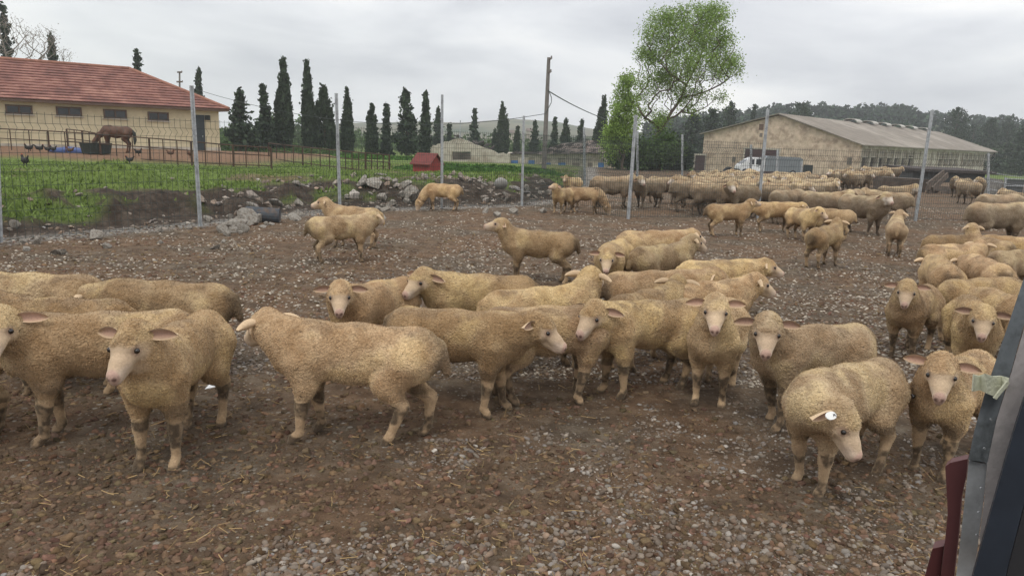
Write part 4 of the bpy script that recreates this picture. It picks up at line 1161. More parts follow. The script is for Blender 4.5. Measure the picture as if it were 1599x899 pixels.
def build_far_fence():
    pts = [(913, 289, 912, 199), (995, 284, 995.5, 205), (1065, 281, 1065.5, 210), (1120, 278, 1121, 219), (1172, 276, 1173, 226), (1213, 275, 1214, 234), (1251, 274, 1252, 250)]
    root = empty('wire_fence', G(913, 289), 'far mesh fence with pale posts behind the crowded ewes', 'fence')
    B = [G(a, b) for a, b, _, _ in pts]; T_ = [P(c, d, B[i][1]) for i, (_, _, c, d) in enumerate(pts)]
    for i in range(len(pts)):
        if i == 3: continue
        mb = MB(); u_post(mb, B[i], T_[i], .09 if i < 3 else .12, .07); mb.build('post', M['zinc'], root)
    for i in range(4):
        mb = MB(); strut_wires(mb, B[i] * [1, 1, 0], B[i + 1] * [1, 1, 0], 1.8, .12, r=.0045); mb.build('mesh_panel', M['wirelight'], root, fixn=False)
    mb = MB(); strut_wires(mb, FB[5] * [1, 1, 0], B[0] * [1, 1, 0], 1.85, .10, r=.0035); mb.build('mesh_panel', M['wire'], root, fixn=False)
    root = empty('wire_fence', G(1543, 306), 'pale post with strung wires at the far right of the ewe yard', 'fence')
    a = G(1543, 306); b = P(1543.5, 239, a[1]); mb = MB(); u_post(mb, a, b, .09, .07); mb.build('post', M['zinc'], root)
    e = G(1640, 312); mb = MB(); u_post(mb, e, e + [0, 0, 2.0], .09, .07); mb.build('post', M['zinc'], root)
    mb = MB()
    for z in (.3, .65, 1.0): mb.tube([a + (e - a) * t + [0, 0, z - .12 * math.sin(math.pi * t)] for t in np.linspace(0, 1, 10)], .012, 4)
    mb.build('strand', M['zinc'], root)
build_far_fence()

# ------------------------------------------------------------------ rusty paddock railing
def railing(label, pts, hs, zg=None, extra=2):
    B = [G(a, b, .05) for a, b in pts]
    root = empty('paddock_railing', B[0], label, 'railing', 'brown pipe railings round the horse paddock')
    for i, b in enumerate(B):
        mb = MB(); mb.tube([b - [0, 0, .3], b + [0, 0, hs[i]]], .045, 6); mb.build('post', M['rust'], root)
    rl = MB(); pk = MB()
    for i in range(len(B) - 1):
        a, b = B[i], B[i + 1]
        for t in (1, .62, .12): rl.tube([a + [0, 0, hs[i] * t], b + [0, 0, hs[i + 1] * t]], .03 if t == 1 else .024, 5)
        for k in range(1, extra + 1):
            u = k / (extra + 1); c = a + (b - a) * u; h = hs[i] + (hs[i + 1] - hs[i]) * u
            pk.tube([c - [0, 0, .2], c + [0, 0, h]], .026, 5)
    rl.build('rail', M['rust'], root); pk.build('upright', M['rust'], root)
railing('brown pipe railing in front of the horse, reaching past the house corner', [(-90, 238), (-10, 240), (78, 244), (158, 249), (235, 254), (300, 258), (365, 261), (424, 263)], [1.3, 1.28, 1.25, 1.2, 1.12, 1.05, .95, .9])
railing('darker pipe railing running right from the house corner to the red hut', [(420, 250), (473, 258), (530, 265), (571, 270), (608, 273)], [.95, .9, .86, .84, .82], extra=3)
railing('short inner pipe railing just behind the horse tub', [(107, 240), (131, 243), (152, 243.5)], [1.35, 1.3, 1.2], extra=1)

# ------------------------------------------------------------------ poles and cables
def pole(label, bx, by, tx, ty, D, r, arms, nm='utility_pole'):
    b = P(bx, by, D); t = P(tx, ty, D); b[2] = tz(b[0], b[1]) - .2
    root = empty(nm, b, label, 'utility pole')
    MB().tube([b, (b + t) / 2, t], [r, r * .85, r * .65], 8).build('shaft', M['polewood'], root)
    for (x0, y0, x1, y1, w) in arms:
        a = P(x0, y0, D - r); c = P(x1, y1, D - r); MB().bar(a, c, w).build('crossarm', M['timber'], root)
        MB().tube([c, c + [0, 0, .14]], [.05, .035], 6).build('insulator', M['polewood'], root)
    return root
M['polewood'] = simple_mat('grey_pole_wood', (.17, .155, .14), rough=.9, var=.2, scale=4, bump=.2)
pole('weathered wooden utility pole in the middle, leaning slightly right', 849, 270, 857, 90, 38, .13, [(857, 93, 861, 92, .07), (856, 113, 860, 113, .07)])
pole('small utility pole with two short crossarms behind the tiled roof', 279, 215, 280.5, 112, 74, .12, [(277, 113, 284, 113, .14), (276, 128, 285, 128, .14)])
def cable(label, pts, r):
    Q = [P(*p) for p in pts]; mb = MB(); mb.tube(Q, r, 4); o = mb.build('overhead_cable', M['wire'], None, fixn=False); tag(o, label, 'cable'); return o
def sagpts(a, b, sag, n=14):
    return [(a[0] + (b[0] - a[0]) * t, a[1] + (b[1] - a[1]) * t + sag * 4 * t * (1 - t), a[2] + (b[2] - a[2]) * t) for t in np.linspace(0, 1, n)]
cable('thin cable running left from the utility pole in the middle', sagpts((851, 178, 37.8), (300, 138, 60), 34), .016)
cable('twisted cable dropping right from the utility pole in the middle', sagpts((856, 142, 37.8), (945, 186, 60), 3), .03)
cable('loose loop of cable hanging on the utility pole in the middle', [(857, 142, 37.8), (861, 152, 37.8), (861, 160, 37.8), (857, 168, 37.8), (852, 178, 37.8)], .02)

# ------------------------------------------------------------------ red hut
def build_hut():
    c = G(667, 274, .1); a = math.radians(-28); X = np.array([math.cos(a), math.sin(a), 0]); Y = np.array([-math.sin(a), math.cos(a), 0]); Z = np.array([0, 0, 1.0])
    root = empty('animal_hut', c, 'small red wooden hut with a pitched roof on the grass', 'hut')
    w, d, h, r = .42, .42, .50, .86
    def q(x, y, z): return c + X * x + Y * y + Z * z
    mb = MB(); mb.prism([q(-w, -d, -.1), q(-w, d, -.1), q(-w, d, h), q(-w, 0, r - .03), q(-w, -d, h)], X * (2 * w)); body = mb.build('wall', M['redwood'], root)
    for k, x in enumerate(np.linspace(-w + .12, w - .12, 6)): MB().hexa([q(x, -d - .006, -.05), q(x + .012, -d - .006, -.05), q(x + .012, -d, -.05), q(x, -d, -.05), q(x, -d - .006, h - .02), q(x + .012, -d - .006, h - .02), q(x + .012, -d, h - .02), q(x, -d, h - .02)]).build('board_gap', M['redroof'], body)
    for s in (-1, 1):
        mb = MB(); o = .1
        A = [q(-w - o, s * (d + o), h - .06), q(w + o, s * (d + o), h - .06), q(w + o, 0, r + .02), q(-w - o, 0, r + .02)]
        mb.hexa(A + [v + Z * .04 for v in A]); mb.build('roof', M['redroof'], root)
build_hut()

# ------------------------------------------------------------------ tubs, tarp, boulder, drum, rocks
def lathe(mb, c, prof, n=16, c_=None):
    c = np.asarray(c, float); an = np.arange(n) * 2 * np.pi / n
    V = np.concatenate([np.stack([np.cos(an) * r + c[0], np.sin(an) * r + c[1], np.full(n, z + c[2])], -1) for r, z in prof]); k = len(prof)
    i = np.arange(k - 1)[:, None] * n; j = np.arange(n)[None]; j2 = (j + 1) % n
    mb.add(V, np.stack([i + j, i + j2, i + n + j2, i + n + j], -1).reshape(-1, 4), c_); return mb
c = P(151, 245, 36.5); c[2] = .3
t = tag(lathe(MB(), c, [(0, 0), (.62, 0), (.72, .5), (.74, .52), (.70, .52), (.60, .05), (0, .05)]).build('water_tub', M['tub'], None, smooth=False), 'dark round tub in front of the horse', 'tub')
def lump(name, c, s, mat, seed, label, cat, group=None, sub=3, rough=.5, flat=False):
    V, F = ico(sub); V = V * (1 + rough * (fbm(V, 1.3, 3, seed) - .5))[:, None] * np.asarray(s)
    o = link(name, np_mesh(name, V, [F], not flat), mat, loc=c); tag(o, label, cat, group); return o
c = P(112, 240, 37.5); lump('tarp', (c[0], c[1], .33), (.95, .4, .22), M['tarp'], 3, 'crumpled blue tarpaulin beside the dark tub', 'tarpaulin', rough=1.0)
c = G(782, 291, .42); lump('boulder', (c[0], c[1], .5), (.19, .17, .16), M['whitestone'] if 'whitestone' in M else M['concrete'], 4, 'smooth whitish boulder on the bank between two fence posts', 'boulder', rough=.2)
M['drumdark'] = simple_mat('drum_paint', (.055, .065, .075), rough=.7, var=.3, scale=9, bump=.1, stain=(.09, .065, .05), stain_scale=8)
c = G(411, 336, .12); c[2] -= .07
dr = empty('metal_drum', (c[0], c[1], .2), 'dark drum lying half buried among the rocks of the bank', 'drum')
mb = MB(); mb.tube([c + [-.3, -.05, .08], c + [-.28, -.05, .08], c + [.3, .05, .05]], [.15, .155, .155], 18); mb.build('barrel', M['drumdark'], dr, smooth=False)
mb = MB()
for t_ in (0.02, .35, .65, .97): mb.tube([c + [-.3 + .6 * t_, -.05 + .1 * t_, .08 - .03 * t_], c + [-.285 + .6 * t_, -.047 + .1 * t_, .08 - .03 * t_]], .160, 18)
mb.build('hoop', M['drumdark'], dr)

def rocks():
    rr = np.random.default_rng(17); V, F = ico(3); meshes = []
    for k in range(7):
        W = V * (1 + .9 * (fbm(V, 1.1, 2, k * 3) - .5))[:, None] * rr.uniform(.6, 1.3, 3); 
        for _ in range(11):
            nn = rr.normal(size=3); nn /= np.linalg.norm(nn); dd = rr.uniform(.35, .75); W = W - np.clip(W @ nn - dd, 0, None)[:, None] * nn
        meshes.append(np_mesh('rock', W, [F], False)); meshes[-1].materials.append(M['rock'])
    G1 = 'broken rocks heaped on the earth bank'
    big = [(566, 297, .30, 'pale tilted slab of rock just right of the second tall fence post'), (584, 298, .26, 'pointed grey rock next to the pale tilted slab'), (598, 300, .22, 'dark wedge rock between the pointed rock and the pale block'),
           (630, 297, .28, 'pale block of rock left of the grazing lamb'), (643, 300, .24, 'squat rock touching the pale block beside the grazing lamb'), (612, 303, .2, 'low brown rock in front of the pale block'), (384, 326, .26, 'largest pale rock of the heap above the drum'),
           (372, 330, .2, 'grey rock at the left foot of the heap above the drum'), (398, 318, .22, 'flat rock on top of the heap above the drum'), (420, 318, .2, 'rock behind the right end of the drum'), (430, 306, .2, 'rounded rock high on the bank right of the drum')]
    for i, (px, py, s, lab) in enumerate(big):
        c = G(px, py, .3); o = link('rock', meshes[i % 7], loc=(c[0], c[1], tz(c[0], c[1]) + s * .25)); o.scale = (s * 1.1, s * .8, s * rr.uniform(.6, 1)); o.rotation_euler = (rr.uniform(-.5, .5), rr.uniform(-.5, .5), rr.uniform(0, 6)); tag(o, lab, 'rock', G1)
    spots = []
    for k in range(34): spots.append((rr.uniform(345, 470), 0))
    for k in range(28): spots.append((rr.uniform(535, 660), 0))
    for k in range(24): spots.append((rr.uniform(720, 900), 0))
    for k in range(12): spots.append((rr.uniform(20, 340), 0))
    for px, _ in spots:
        py = np.interp(px, [0, 340, 400, 470, 540, 660, 900], [352, 338, 322, 305, 300, 298, 297]) + rr.normal(0, 9)
        c = G(px, py, .3); s = rr.uniform(.05, .15)
        lab = 'small stone in the rubble left of the lambs by the fence' if px < 480 else ('small stone in the rubble between the second and third tall posts' if px < 700 else 'small stone on the bank behind the grazing lamb and fence corner')
        o = link('rock', meshes[rr.integers(7)], loc=(c[0], c[1], tz(c[0], c[1]) + s * .3)); o.scale = (s * 1.2, s, s * .75); o.rotation_euler = (rr.uniform(-.5, .5), rr.uniform(-.5, .5), rr.uniform(0, 6)); tag(o, lab, 'rock', G1)
rocks()

# ------------------------------------------------------------------ feeders and low structures among the ewes
def build_feeders():
    D = 33
    r1 = empty('feed_trough', P(1408, 300, D), 'long dark feed trough behind the ewes, under the barn windows', 'feed trough')
    a, b = P(1377, 284, D), P(1446, 288, D)
    mb = MB(); mb.hexa([a + [0, 0, -.35], b + [0, 0, -.35], b + [0, .7, -.35], a + [0, .7, -.35], a + [0, -.15, .22], b + [0, -.15, .22], b + [0, .9, .22], a + [0, .9, .22]]); mb.build('basin', M['timber'], r1)
    for u in (.08, .5, .92):
        p = a + (b - a) * u; p[2] = 0
        MB().bar(p + [0, .1, 0], p + [0, .1, .32], .09).build('leg', M['timber'], r1); MB().bar(p + [0, .6, 0], p + [0, .6, .32], .09).build('leg', M['timber'], r1)
    r2 = empty('hay_rack', P(1470, 300, D - 1), 'collapsed wooden hay rack with slanting boards right of the leaning post', 'hay rack')
    D2 = D - 1
    for (x0, y0, x1, y1, w) in [(1447, 291, 1474, 270, .28), (1456, 296, 1480, 273, .24), (1446, 293, 1505, 297, .22), (1450, 303, 1472, 294, .16), (1470, 300, 1500, 301, .14)]:
        MB().bar(P(x0, y0, D2), P(x1, y1, D2 + .6), .07, w).build('board', M['timber'], r2)
    for x in (1452, 1486, 1502):
        p = P(x, 296, D2); MB().bar([p[0], p[1] + .1, 0], [p[0], p[1] + .1, p[2]], .1).build('leg', M['timber'], r2)
    D = 46
    r3 = empty('low_shed', P(1495, 290, D), 'low dark-roofed shed in front of the barn end', 'shed')
    a, b = P(1428, 263, D), P(1556, 276, D - 2); b[2] = a[2] = .62
    mb = MB(); mb.hexa([a, b, b + [0, 4, .1], a + [0, 4, .1], a + [0, 0, .16], b + [0, 0, .16], b + [0, 4, .26], a + [0, 4, .26]]); mb.build('roof', M['darkrubble'], r3)
    mb = MB(); mb.hexa([a * [1, 1, 0] + [.3, .6, -.1], b * [1, 1, 0] + [-.3, .6, -.1], b * [1, 1, 0] + [-.3, 3.6, -.1], a * [1, 1, 0] + [.3, 3.6, -.1], a + [.3, .6, -.01], b + [-.3, .6, -.01], b + [-.3, 3.6, -.01], a + [.3, 3.6, -.01]]); mb.build('wall', M['bluegrey2'], r3)
    a, b = P(1470, 270, 42), P(1482, 270, 42)
    D = 34
    a, b = G(1541, 304), G(1563, 306)
    w = MB(); w.hexa([a, b, b + [0, .5, 0], a + [0, .5, 0], a + [0, 0, .74], b + [0, 0, .7], b + [0, .5, .7], a + [0, .5, .74]]); tag(w.build('concrete_block', M['concrete'], None), 'beige concrete block wall beside the far right fence post', 'block')
    g = empty('metal_gate', G(1580, 305), 'grey metal gate right of the beige concrete block', 'gate')
    a, b = G(1566, 306), G(1598, 307)
    for p in (a, b): MB().bar(p, p + [0, 0, .8], .07).build('post', M['zinc'], g)
    for z in (.15, .45, .75): MB().bar(a + [0, 0, z], b + [0, 0, z], .04).build('rail', M['zinc'], g)
    MB().hexa([a + [.06, .03, .12], b + [-.06, .03, .12], b + [-.06, .05, .12], a + [.06, .05, .12], a + [.06, .03, .72], b + [-.06, .03, .72], b + [-.06, .05, .72], a + [.06, .05, .72]]).build('sheet', M['bluegrey2'], g)
M['bluegrey2'] = simple_mat('grey_sheet_dark', (.10, .105, .105), rough=.8, var=.2, bump=0)
build_feeders()

# ------------------------------------------------------------------ white pickup with grey cargo cover
def build_truck():
    D = 84; z0 = tz(*P(1200, 270, D)[:2]); s = D / F0
    def q(px, z, off): p = P(px, 250, D); return np.array([p[0], D + off, z0 + z])
    root = empty('small_truck', q(1200, 0, 0), 'white small truck with a grey covered back parked before the barn', 'truck')
    def side(pts, y0, y1, nm, mat, par=root):
        mb = MB(); mb.prism([q(a, z, y0) for a, z in pts], (0, y1 - y0, 0)); return mb.build(nm, M[mat], par)
    cab = side([(1156, .45), (1195, .45), (1195, 1.98), (1176, 1.98), (1168, 1.7), (1158, 1.15), (1156, .9)], 0, 1.9, 'cab', 'white')
    side([(1195.5, .5), (1254, .5), (1254, 1.95), (1249, 2.15), (1200, 2.22), (1195.5, 2.0)], -.05, 1.95, 'cargo_cover', 'greyroof')
    side([(1170, 1.2), (1178, 1.2), (1178, 1.8), (1173, 1.72)], -.02, -.003, 'side_window', 'glassdark', cab)
    side([(1181, 1.2), (1190, 1.2), (1190, 1.8), (1181, 1.8)], -.02, -.003, 'side_window', 'glassdark', cab)
    a = [q(1159.2, 1.22, .15), q(1159.2, 1.22, 1.75), q(1167.4, 1.68, 1.75), q(1167.4, 1.68, .15)]; mb = MB(); mb.prism(a, (-.02, 0, .02)); mb.build('windscreen', M['glassdark'], cab)
    for px in (1165, 1240):
        c = q(px, .36, 0); w = MB(); w.tube([c + [0, -.06, 0], c + [0, .2, 0]], .36, 20); wo = w.build('wheel', M['rubber'], root)
        MB().tube([c + [0, -.075, 0], c + [0, -.05, 0]], .2, 14).build('rim', M['zinc'], wo)
    side([(1154.5, .45), (1157, .45), (1157, .65), (1154.5, .65)], -.02, 1.92, 'bumper', 'rubber')
build_truck()
c = P(1138, 272, 70); mb = MB(); an = np.linspace(0, 2 * np.pi, 26); z0 = tz(c[0], c[1])
mb.tube([[c[0] + .45 * math.cos(t), c[1] + .2 * math.sin(t), z0 + .02 + .42 * math.sin(t)] for t in an], .13, 8, cap=False)
tag(mb.build('tyre', M['rubber'], None, smooth=True), 'black tyre half sunk behind the ewes, left of the white truck', 'tyre')

# ------------------------------------------------------------------ trailer / gate frame at the right edge, close by
def build_trailer():
    root = empty('livestock_trailer', P(1560, 700, 1.3), 'corner of a metal trailer side with pale panel and maroon chassis beam', 'trailer')
    def sheet(pix, D, th, nm, mat, par=root, tilt=None):
        mb = MB(); mb.prism([P(a, b, D if tilt is None else D + tilt * (b - 700) / 1000) for a, b in pix], (th * .70, th, -th * .22)); return mb.build(nm, M[mat], par)
    sheet([(1476, 728), (1484, 722), (1511, 716), (1509, 742), (1501, 778), (1497, 830), (1487, 920), (1466, 920), (1474, 860), (1480, 800)], 1.42, .05, 'chassis_beam', 'maroon')
    sheet([(1456, 856), (1473.5, 852), (1465.5, 920), (1438, 920)], 1.45, .05, 'chassis_bracket', 'maroon')
    sheet([(1513, 719), (1541.5, 724), (1536, 780), (1528, 840), (1518, 925), (1490, 925), (1501, 830)], 1.36, .035, 'corner_frame', 'zinc')
    sheet([(1512, 717), (1522, 670), (1536, 620), (1556, 560), (1575, 505), (1602, 425), (1640, 300), (1700, 300), (1640, 420), (1600, 505), (1576, 590), (1556, 655), (1542, 722)], 1.352, .04, 'side_frame', 'bluegrey')
    sheet([(1542, 722), (1556, 656), (1576.5, 591), (1601, 506), (1642, 420), (1705, 300), (1800, 300), (1640, 600), (1590, 700), (1535, 870), (1529, 838), (1537, 780)], 1.345, .02, 'side_panel', 'palepanel')
    f = sheet([(1512, 925), (1530, 860), (1561, 750), (1585, 668), (1620, 560), (1720, 400), (1800, 420), (1650, 620), (1602, 775), (1575, 880), (1565, 925)], 1.20, .06, 'door_frame', 'navy')
    sheet([(1566, 925), (1576, 880), (1603, 776), (1651, 621), (1800, 430), (1850, 925)], 1.24, .03, 'inner_panel', 'rubber')
    for px, py in ((1529, 800), (1533, 762), (1526, 835), (1538, 700), (1548, 655)):
        c = P(px, py, 1.34); MB().tube([c, c + [0, .003, 0]], .0022, 8).build('rivet', M['zinc'], root)
    # weathered plastic strip knotted round the frame
    rr = random.Random(2); mb = MB()
    top = [(1521, 585), (1530, 587), (1540, 584), (1552, 588), (1564, 587), (1576, 590)]; bot = [(1519, 611), (1530, 609), (1541, 614), (1551, 618), (1563, 612), (1573, 606)]
    D = 1.33
    for k in range(5):
        w = [D + .012 * math.sin(k * 2.1), D + .012 * math.sin((k + 1) * 2.1)]
        A = [P(*top[k], w[0]), P(*top[k + 1], w[1]), P(*bot[k + 1], w[1]), P(*bot[k], w[0])]
        mb.hexa([A[3], A[2], A[2] + [0, .004, 0], A[3] + [0, .004, 0], A[0], A[1], A[1] + [0, .004, 0], A[0] + [0, .004, 0]])
    mb.bar(P(1553, 622, D - .01), P(1574, 596, D - .012), .004, .006)
    tag(mb.build('plastic_strip', M['strip'], None), 'pale frayed plastic strip caught on the trailer frame', 'strip')
build_trailer()
# white scrap of paper on the soil
c = G(327, 607, .03)
tag(MB().add([c + [-.03, 0, 0], c + [.03, .02, .01], c + [.045, .05, .03], c + [-.02, .06, .015], c + [-.03, 0, -.004], c + [.03, .02, .006], c + [.045, .05, .026], c + [-.02, .06, .011]], [[0, 1, 2, 3], [7, 6, 5, 4], [0, 4, 5, 1], [1, 5, 6, 2], [2, 6, 7, 3], [3, 7, 4, 0]]).build('paper_scrap', M['white'], None), 'small white scrap of paper on the soil behind the front-left lamb', 'litter')
#@@PART3
# ------------------------------------------------------------------ animals: one smooth skin grown round a posed skeleton
def surface_nets(D, org, h):
    ins = D < 0
    nx, ny, nz = D.shape
    c8 = [(0,0,0),(1,0,0),(0,1,0),(1,1,0),(0,0,1),(1,0,1),(0,1,1),(1,1,1)]
    cnt = np.zeros((nx-1, ny-1, nz-1), np.int8)
    for a, b, c in c8: cnt += ins[a:nx-1+a, b:ny-1+b, c:nz-1+c]
    I, J, K = np.nonzero((cnt > 0) & (cnt < 8))
    vid = np.full(cnt.shape, -1, np.int32); vid[I, J, K] = np.arange(len(I))
    vals = np.stack([D[I+a, J+b, K+c] for a, b, c in c8], 1)
    S = np.zeros((len(I), 3)); N = np.zeros(len(I)); c8n = np.array(c8, float)
    for p in range(8):
        for q in range(p+1, 8):
            if bin(p ^ q).count('1') != 1: continue
            va, vb = vals[:, p], vals[:, q]; mcr = (va < 0) != (vb < 0)
            t = np.where(mcr, va / np.where(mcr, va - vb, 1), 0)
            pt = c8n[p] + (c8n[q] - c8n[p]) * t[:, None]
            S += pt * mcr[:, None]; N += mcr
    V = (S / N[:, None] + np.stack([I, J, K], 1)) * h + org
    F = []
    for ax in range(3):
        sl0 = [slice(None)]*3; sl1 = [slice(None)]*3; sl0[ax] = slice(0, -1); sl1[ax] = slice(1, None)
        a, b = ins[tuple(sl0)], ins[tuple(sl1)]
        X = np.stack(np.nonzero(a != b), 1)
        o1, o2 = [(1, 2), (2, 0), (0, 1)][ax]
        ok = (X[:, o1] > 0) & (X[:, o2] > 0) & (X[:, o1] < D.shape[o1]-1) & (X[:, o2] < D.shape[o2]-1); X = X[ok]
        A = a[X[:, 0], X[:, 1], X[:, 2]]
        def g(d1, d2):
            Y = X.copy(); Y[:, o1] -= d1; Y[:, o2] -= d2; return vid[Y[:, 0], Y[:, 1], Y[:, 2]]
        q = np.stack([g(1, 1), g(0, 1), g(0, 0), g(1, 0)], 1)
        q = np.where(A[:, None], q, q[:, ::-1]); F.append(q)
    return V, np.concatenate(F)

def skin(prims, h):
    """prims: list of (a, b, ra, rb, k, squash(3) or None)"""
    lo = np.min([np.minimum(p[0], p[1]) - max(p[2], p[3]) * 1.25 for p in prims], 0) - .03
    hi = np.max([np.maximum(p[0], p[1]) + max(p[2], p[3]) * 1.25 for p in prims], 0) + .03
    n = np.ceil((hi - lo) / h).astype(int) + 1
    D = np.full(n, .2, np.float32)
    ax = [lo[i] + np.arange(n[i]) * h for i in range(3)]
    for (a, b, ra, rb, k, sq) in prims:
        a = np.asarray(a, float); b = np.asarray(b, float); s = np.ones(3) if sq is None else np.asarray(sq, float)
        m_ = max(ra, rb) + k + h * 2
        l = np.floor((np.minimum(a, b) - m_ * np.maximum(s, 1) - lo) / h).astype(int).clip(0); u = (np.ceil((np.maximum(a, b) + m_ * np.maximum(s, 1) - lo) / h).astype(int) + 1)
        sx, sy, sz = [slice(l[i], min(u[i], n[i])) for i in range(3)]
        X = (ax[0][sx] - a[0])[:, None, None] / s[0]; Y = (ax[1][sy] - a[1])[None, :, None] / s[1]; Z = (ax[2][sz] - a[2])[None, None, :] / s[2]
        d = (b - a) / s; L2 = d @ d
        t = np.clip((X * d[0] + Y * d[1] + Z * d[2]) / (L2 + 1e-12), 0, 1) if L2 > 1e-10 else np.zeros(np.broadcast_shapes(X.shape, Y.shape, Z.shape))
        dist = np.sqrt((X - t * d[0])**2 + (Y - t * d[1])**2 + (Z - t * d[2])**2) - (ra + (rb - ra) * t)
        dist = dist * min(s)
        cur = D[sx, sy, sz]
        hh = np.clip(k - np.abs(cur - dist), 0, None) / k
        D[sx, sy, sz] = np.minimum(cur, dist) - hh * hh * k * .25
    return surface_nets(D, lo, h)

def rotz(a): c, s = math.cos(a), math.sin(a); return np.array([[c, -s, 0], [s, c, 0], [0, 0, 1]])

def ear_mesh(side, hf, hl, hu, org, hs, droop=.0, back=.25, L=.112, Wd=.024):
    """leaf shaped cupped ear; returns V, F, inner(0..1)"""
    dirv = hl * side * 1.0 - hf * back + hu * (.05 - droop); dirv /= np.linalg.norm(dirv)
    nrm = hf * .9 + hu * .30 ; nrm -= (nrm @ dirv) * dirv; nrm /= np.linalg.norm(nrm); wv = np.cross(dirv, nrm)
    nu, nv = 12, 7; V = []; inn = []
    for lay in (0, 1):
        for i in range(nu):
            u = i / (nu - 1); w = Wd * (math.sin(math.pi * min(1, u * .80 + .16)) ** .8) * (1 if u < .999 else .3)
            for j in range(nv):
                v = j / (nv - 1) * 2 - 1
                cup = (1 - v * v) * -.019 * (1 - .3 * u)
                th = -.005 * (1 - abs(v)**3) if lay else 0
                p = org + hs * (dirv * L * u + wv * w * v + nrm * (cup + th) + hu * (-.018 * u * u) )
                V.append(p); inn.append((1 - lay) * (1 - abs(v) ** 4) * (1 - .8 * max(0, u - .75) / .25))
    F = []; K = nu * nv
    for i in range(nu - 1):
        for j in range(nv - 1):
            a = i * nv + j; F.append([a, a + 1, a + nv + 1, a + nv]); F.append([K + a, K + a + nv, K + a + nv + 1, K + a + 1])
    for i in range(nu - 1):
        a = i * nv; F.append([a, a + nv, K + a + nv, K + a]); a = i * nv + nv - 1; F.append([a, K + a, K + a + nv, a + nv])
    return np.array(V), np.array(F), np.array(inn), dirv, nrm

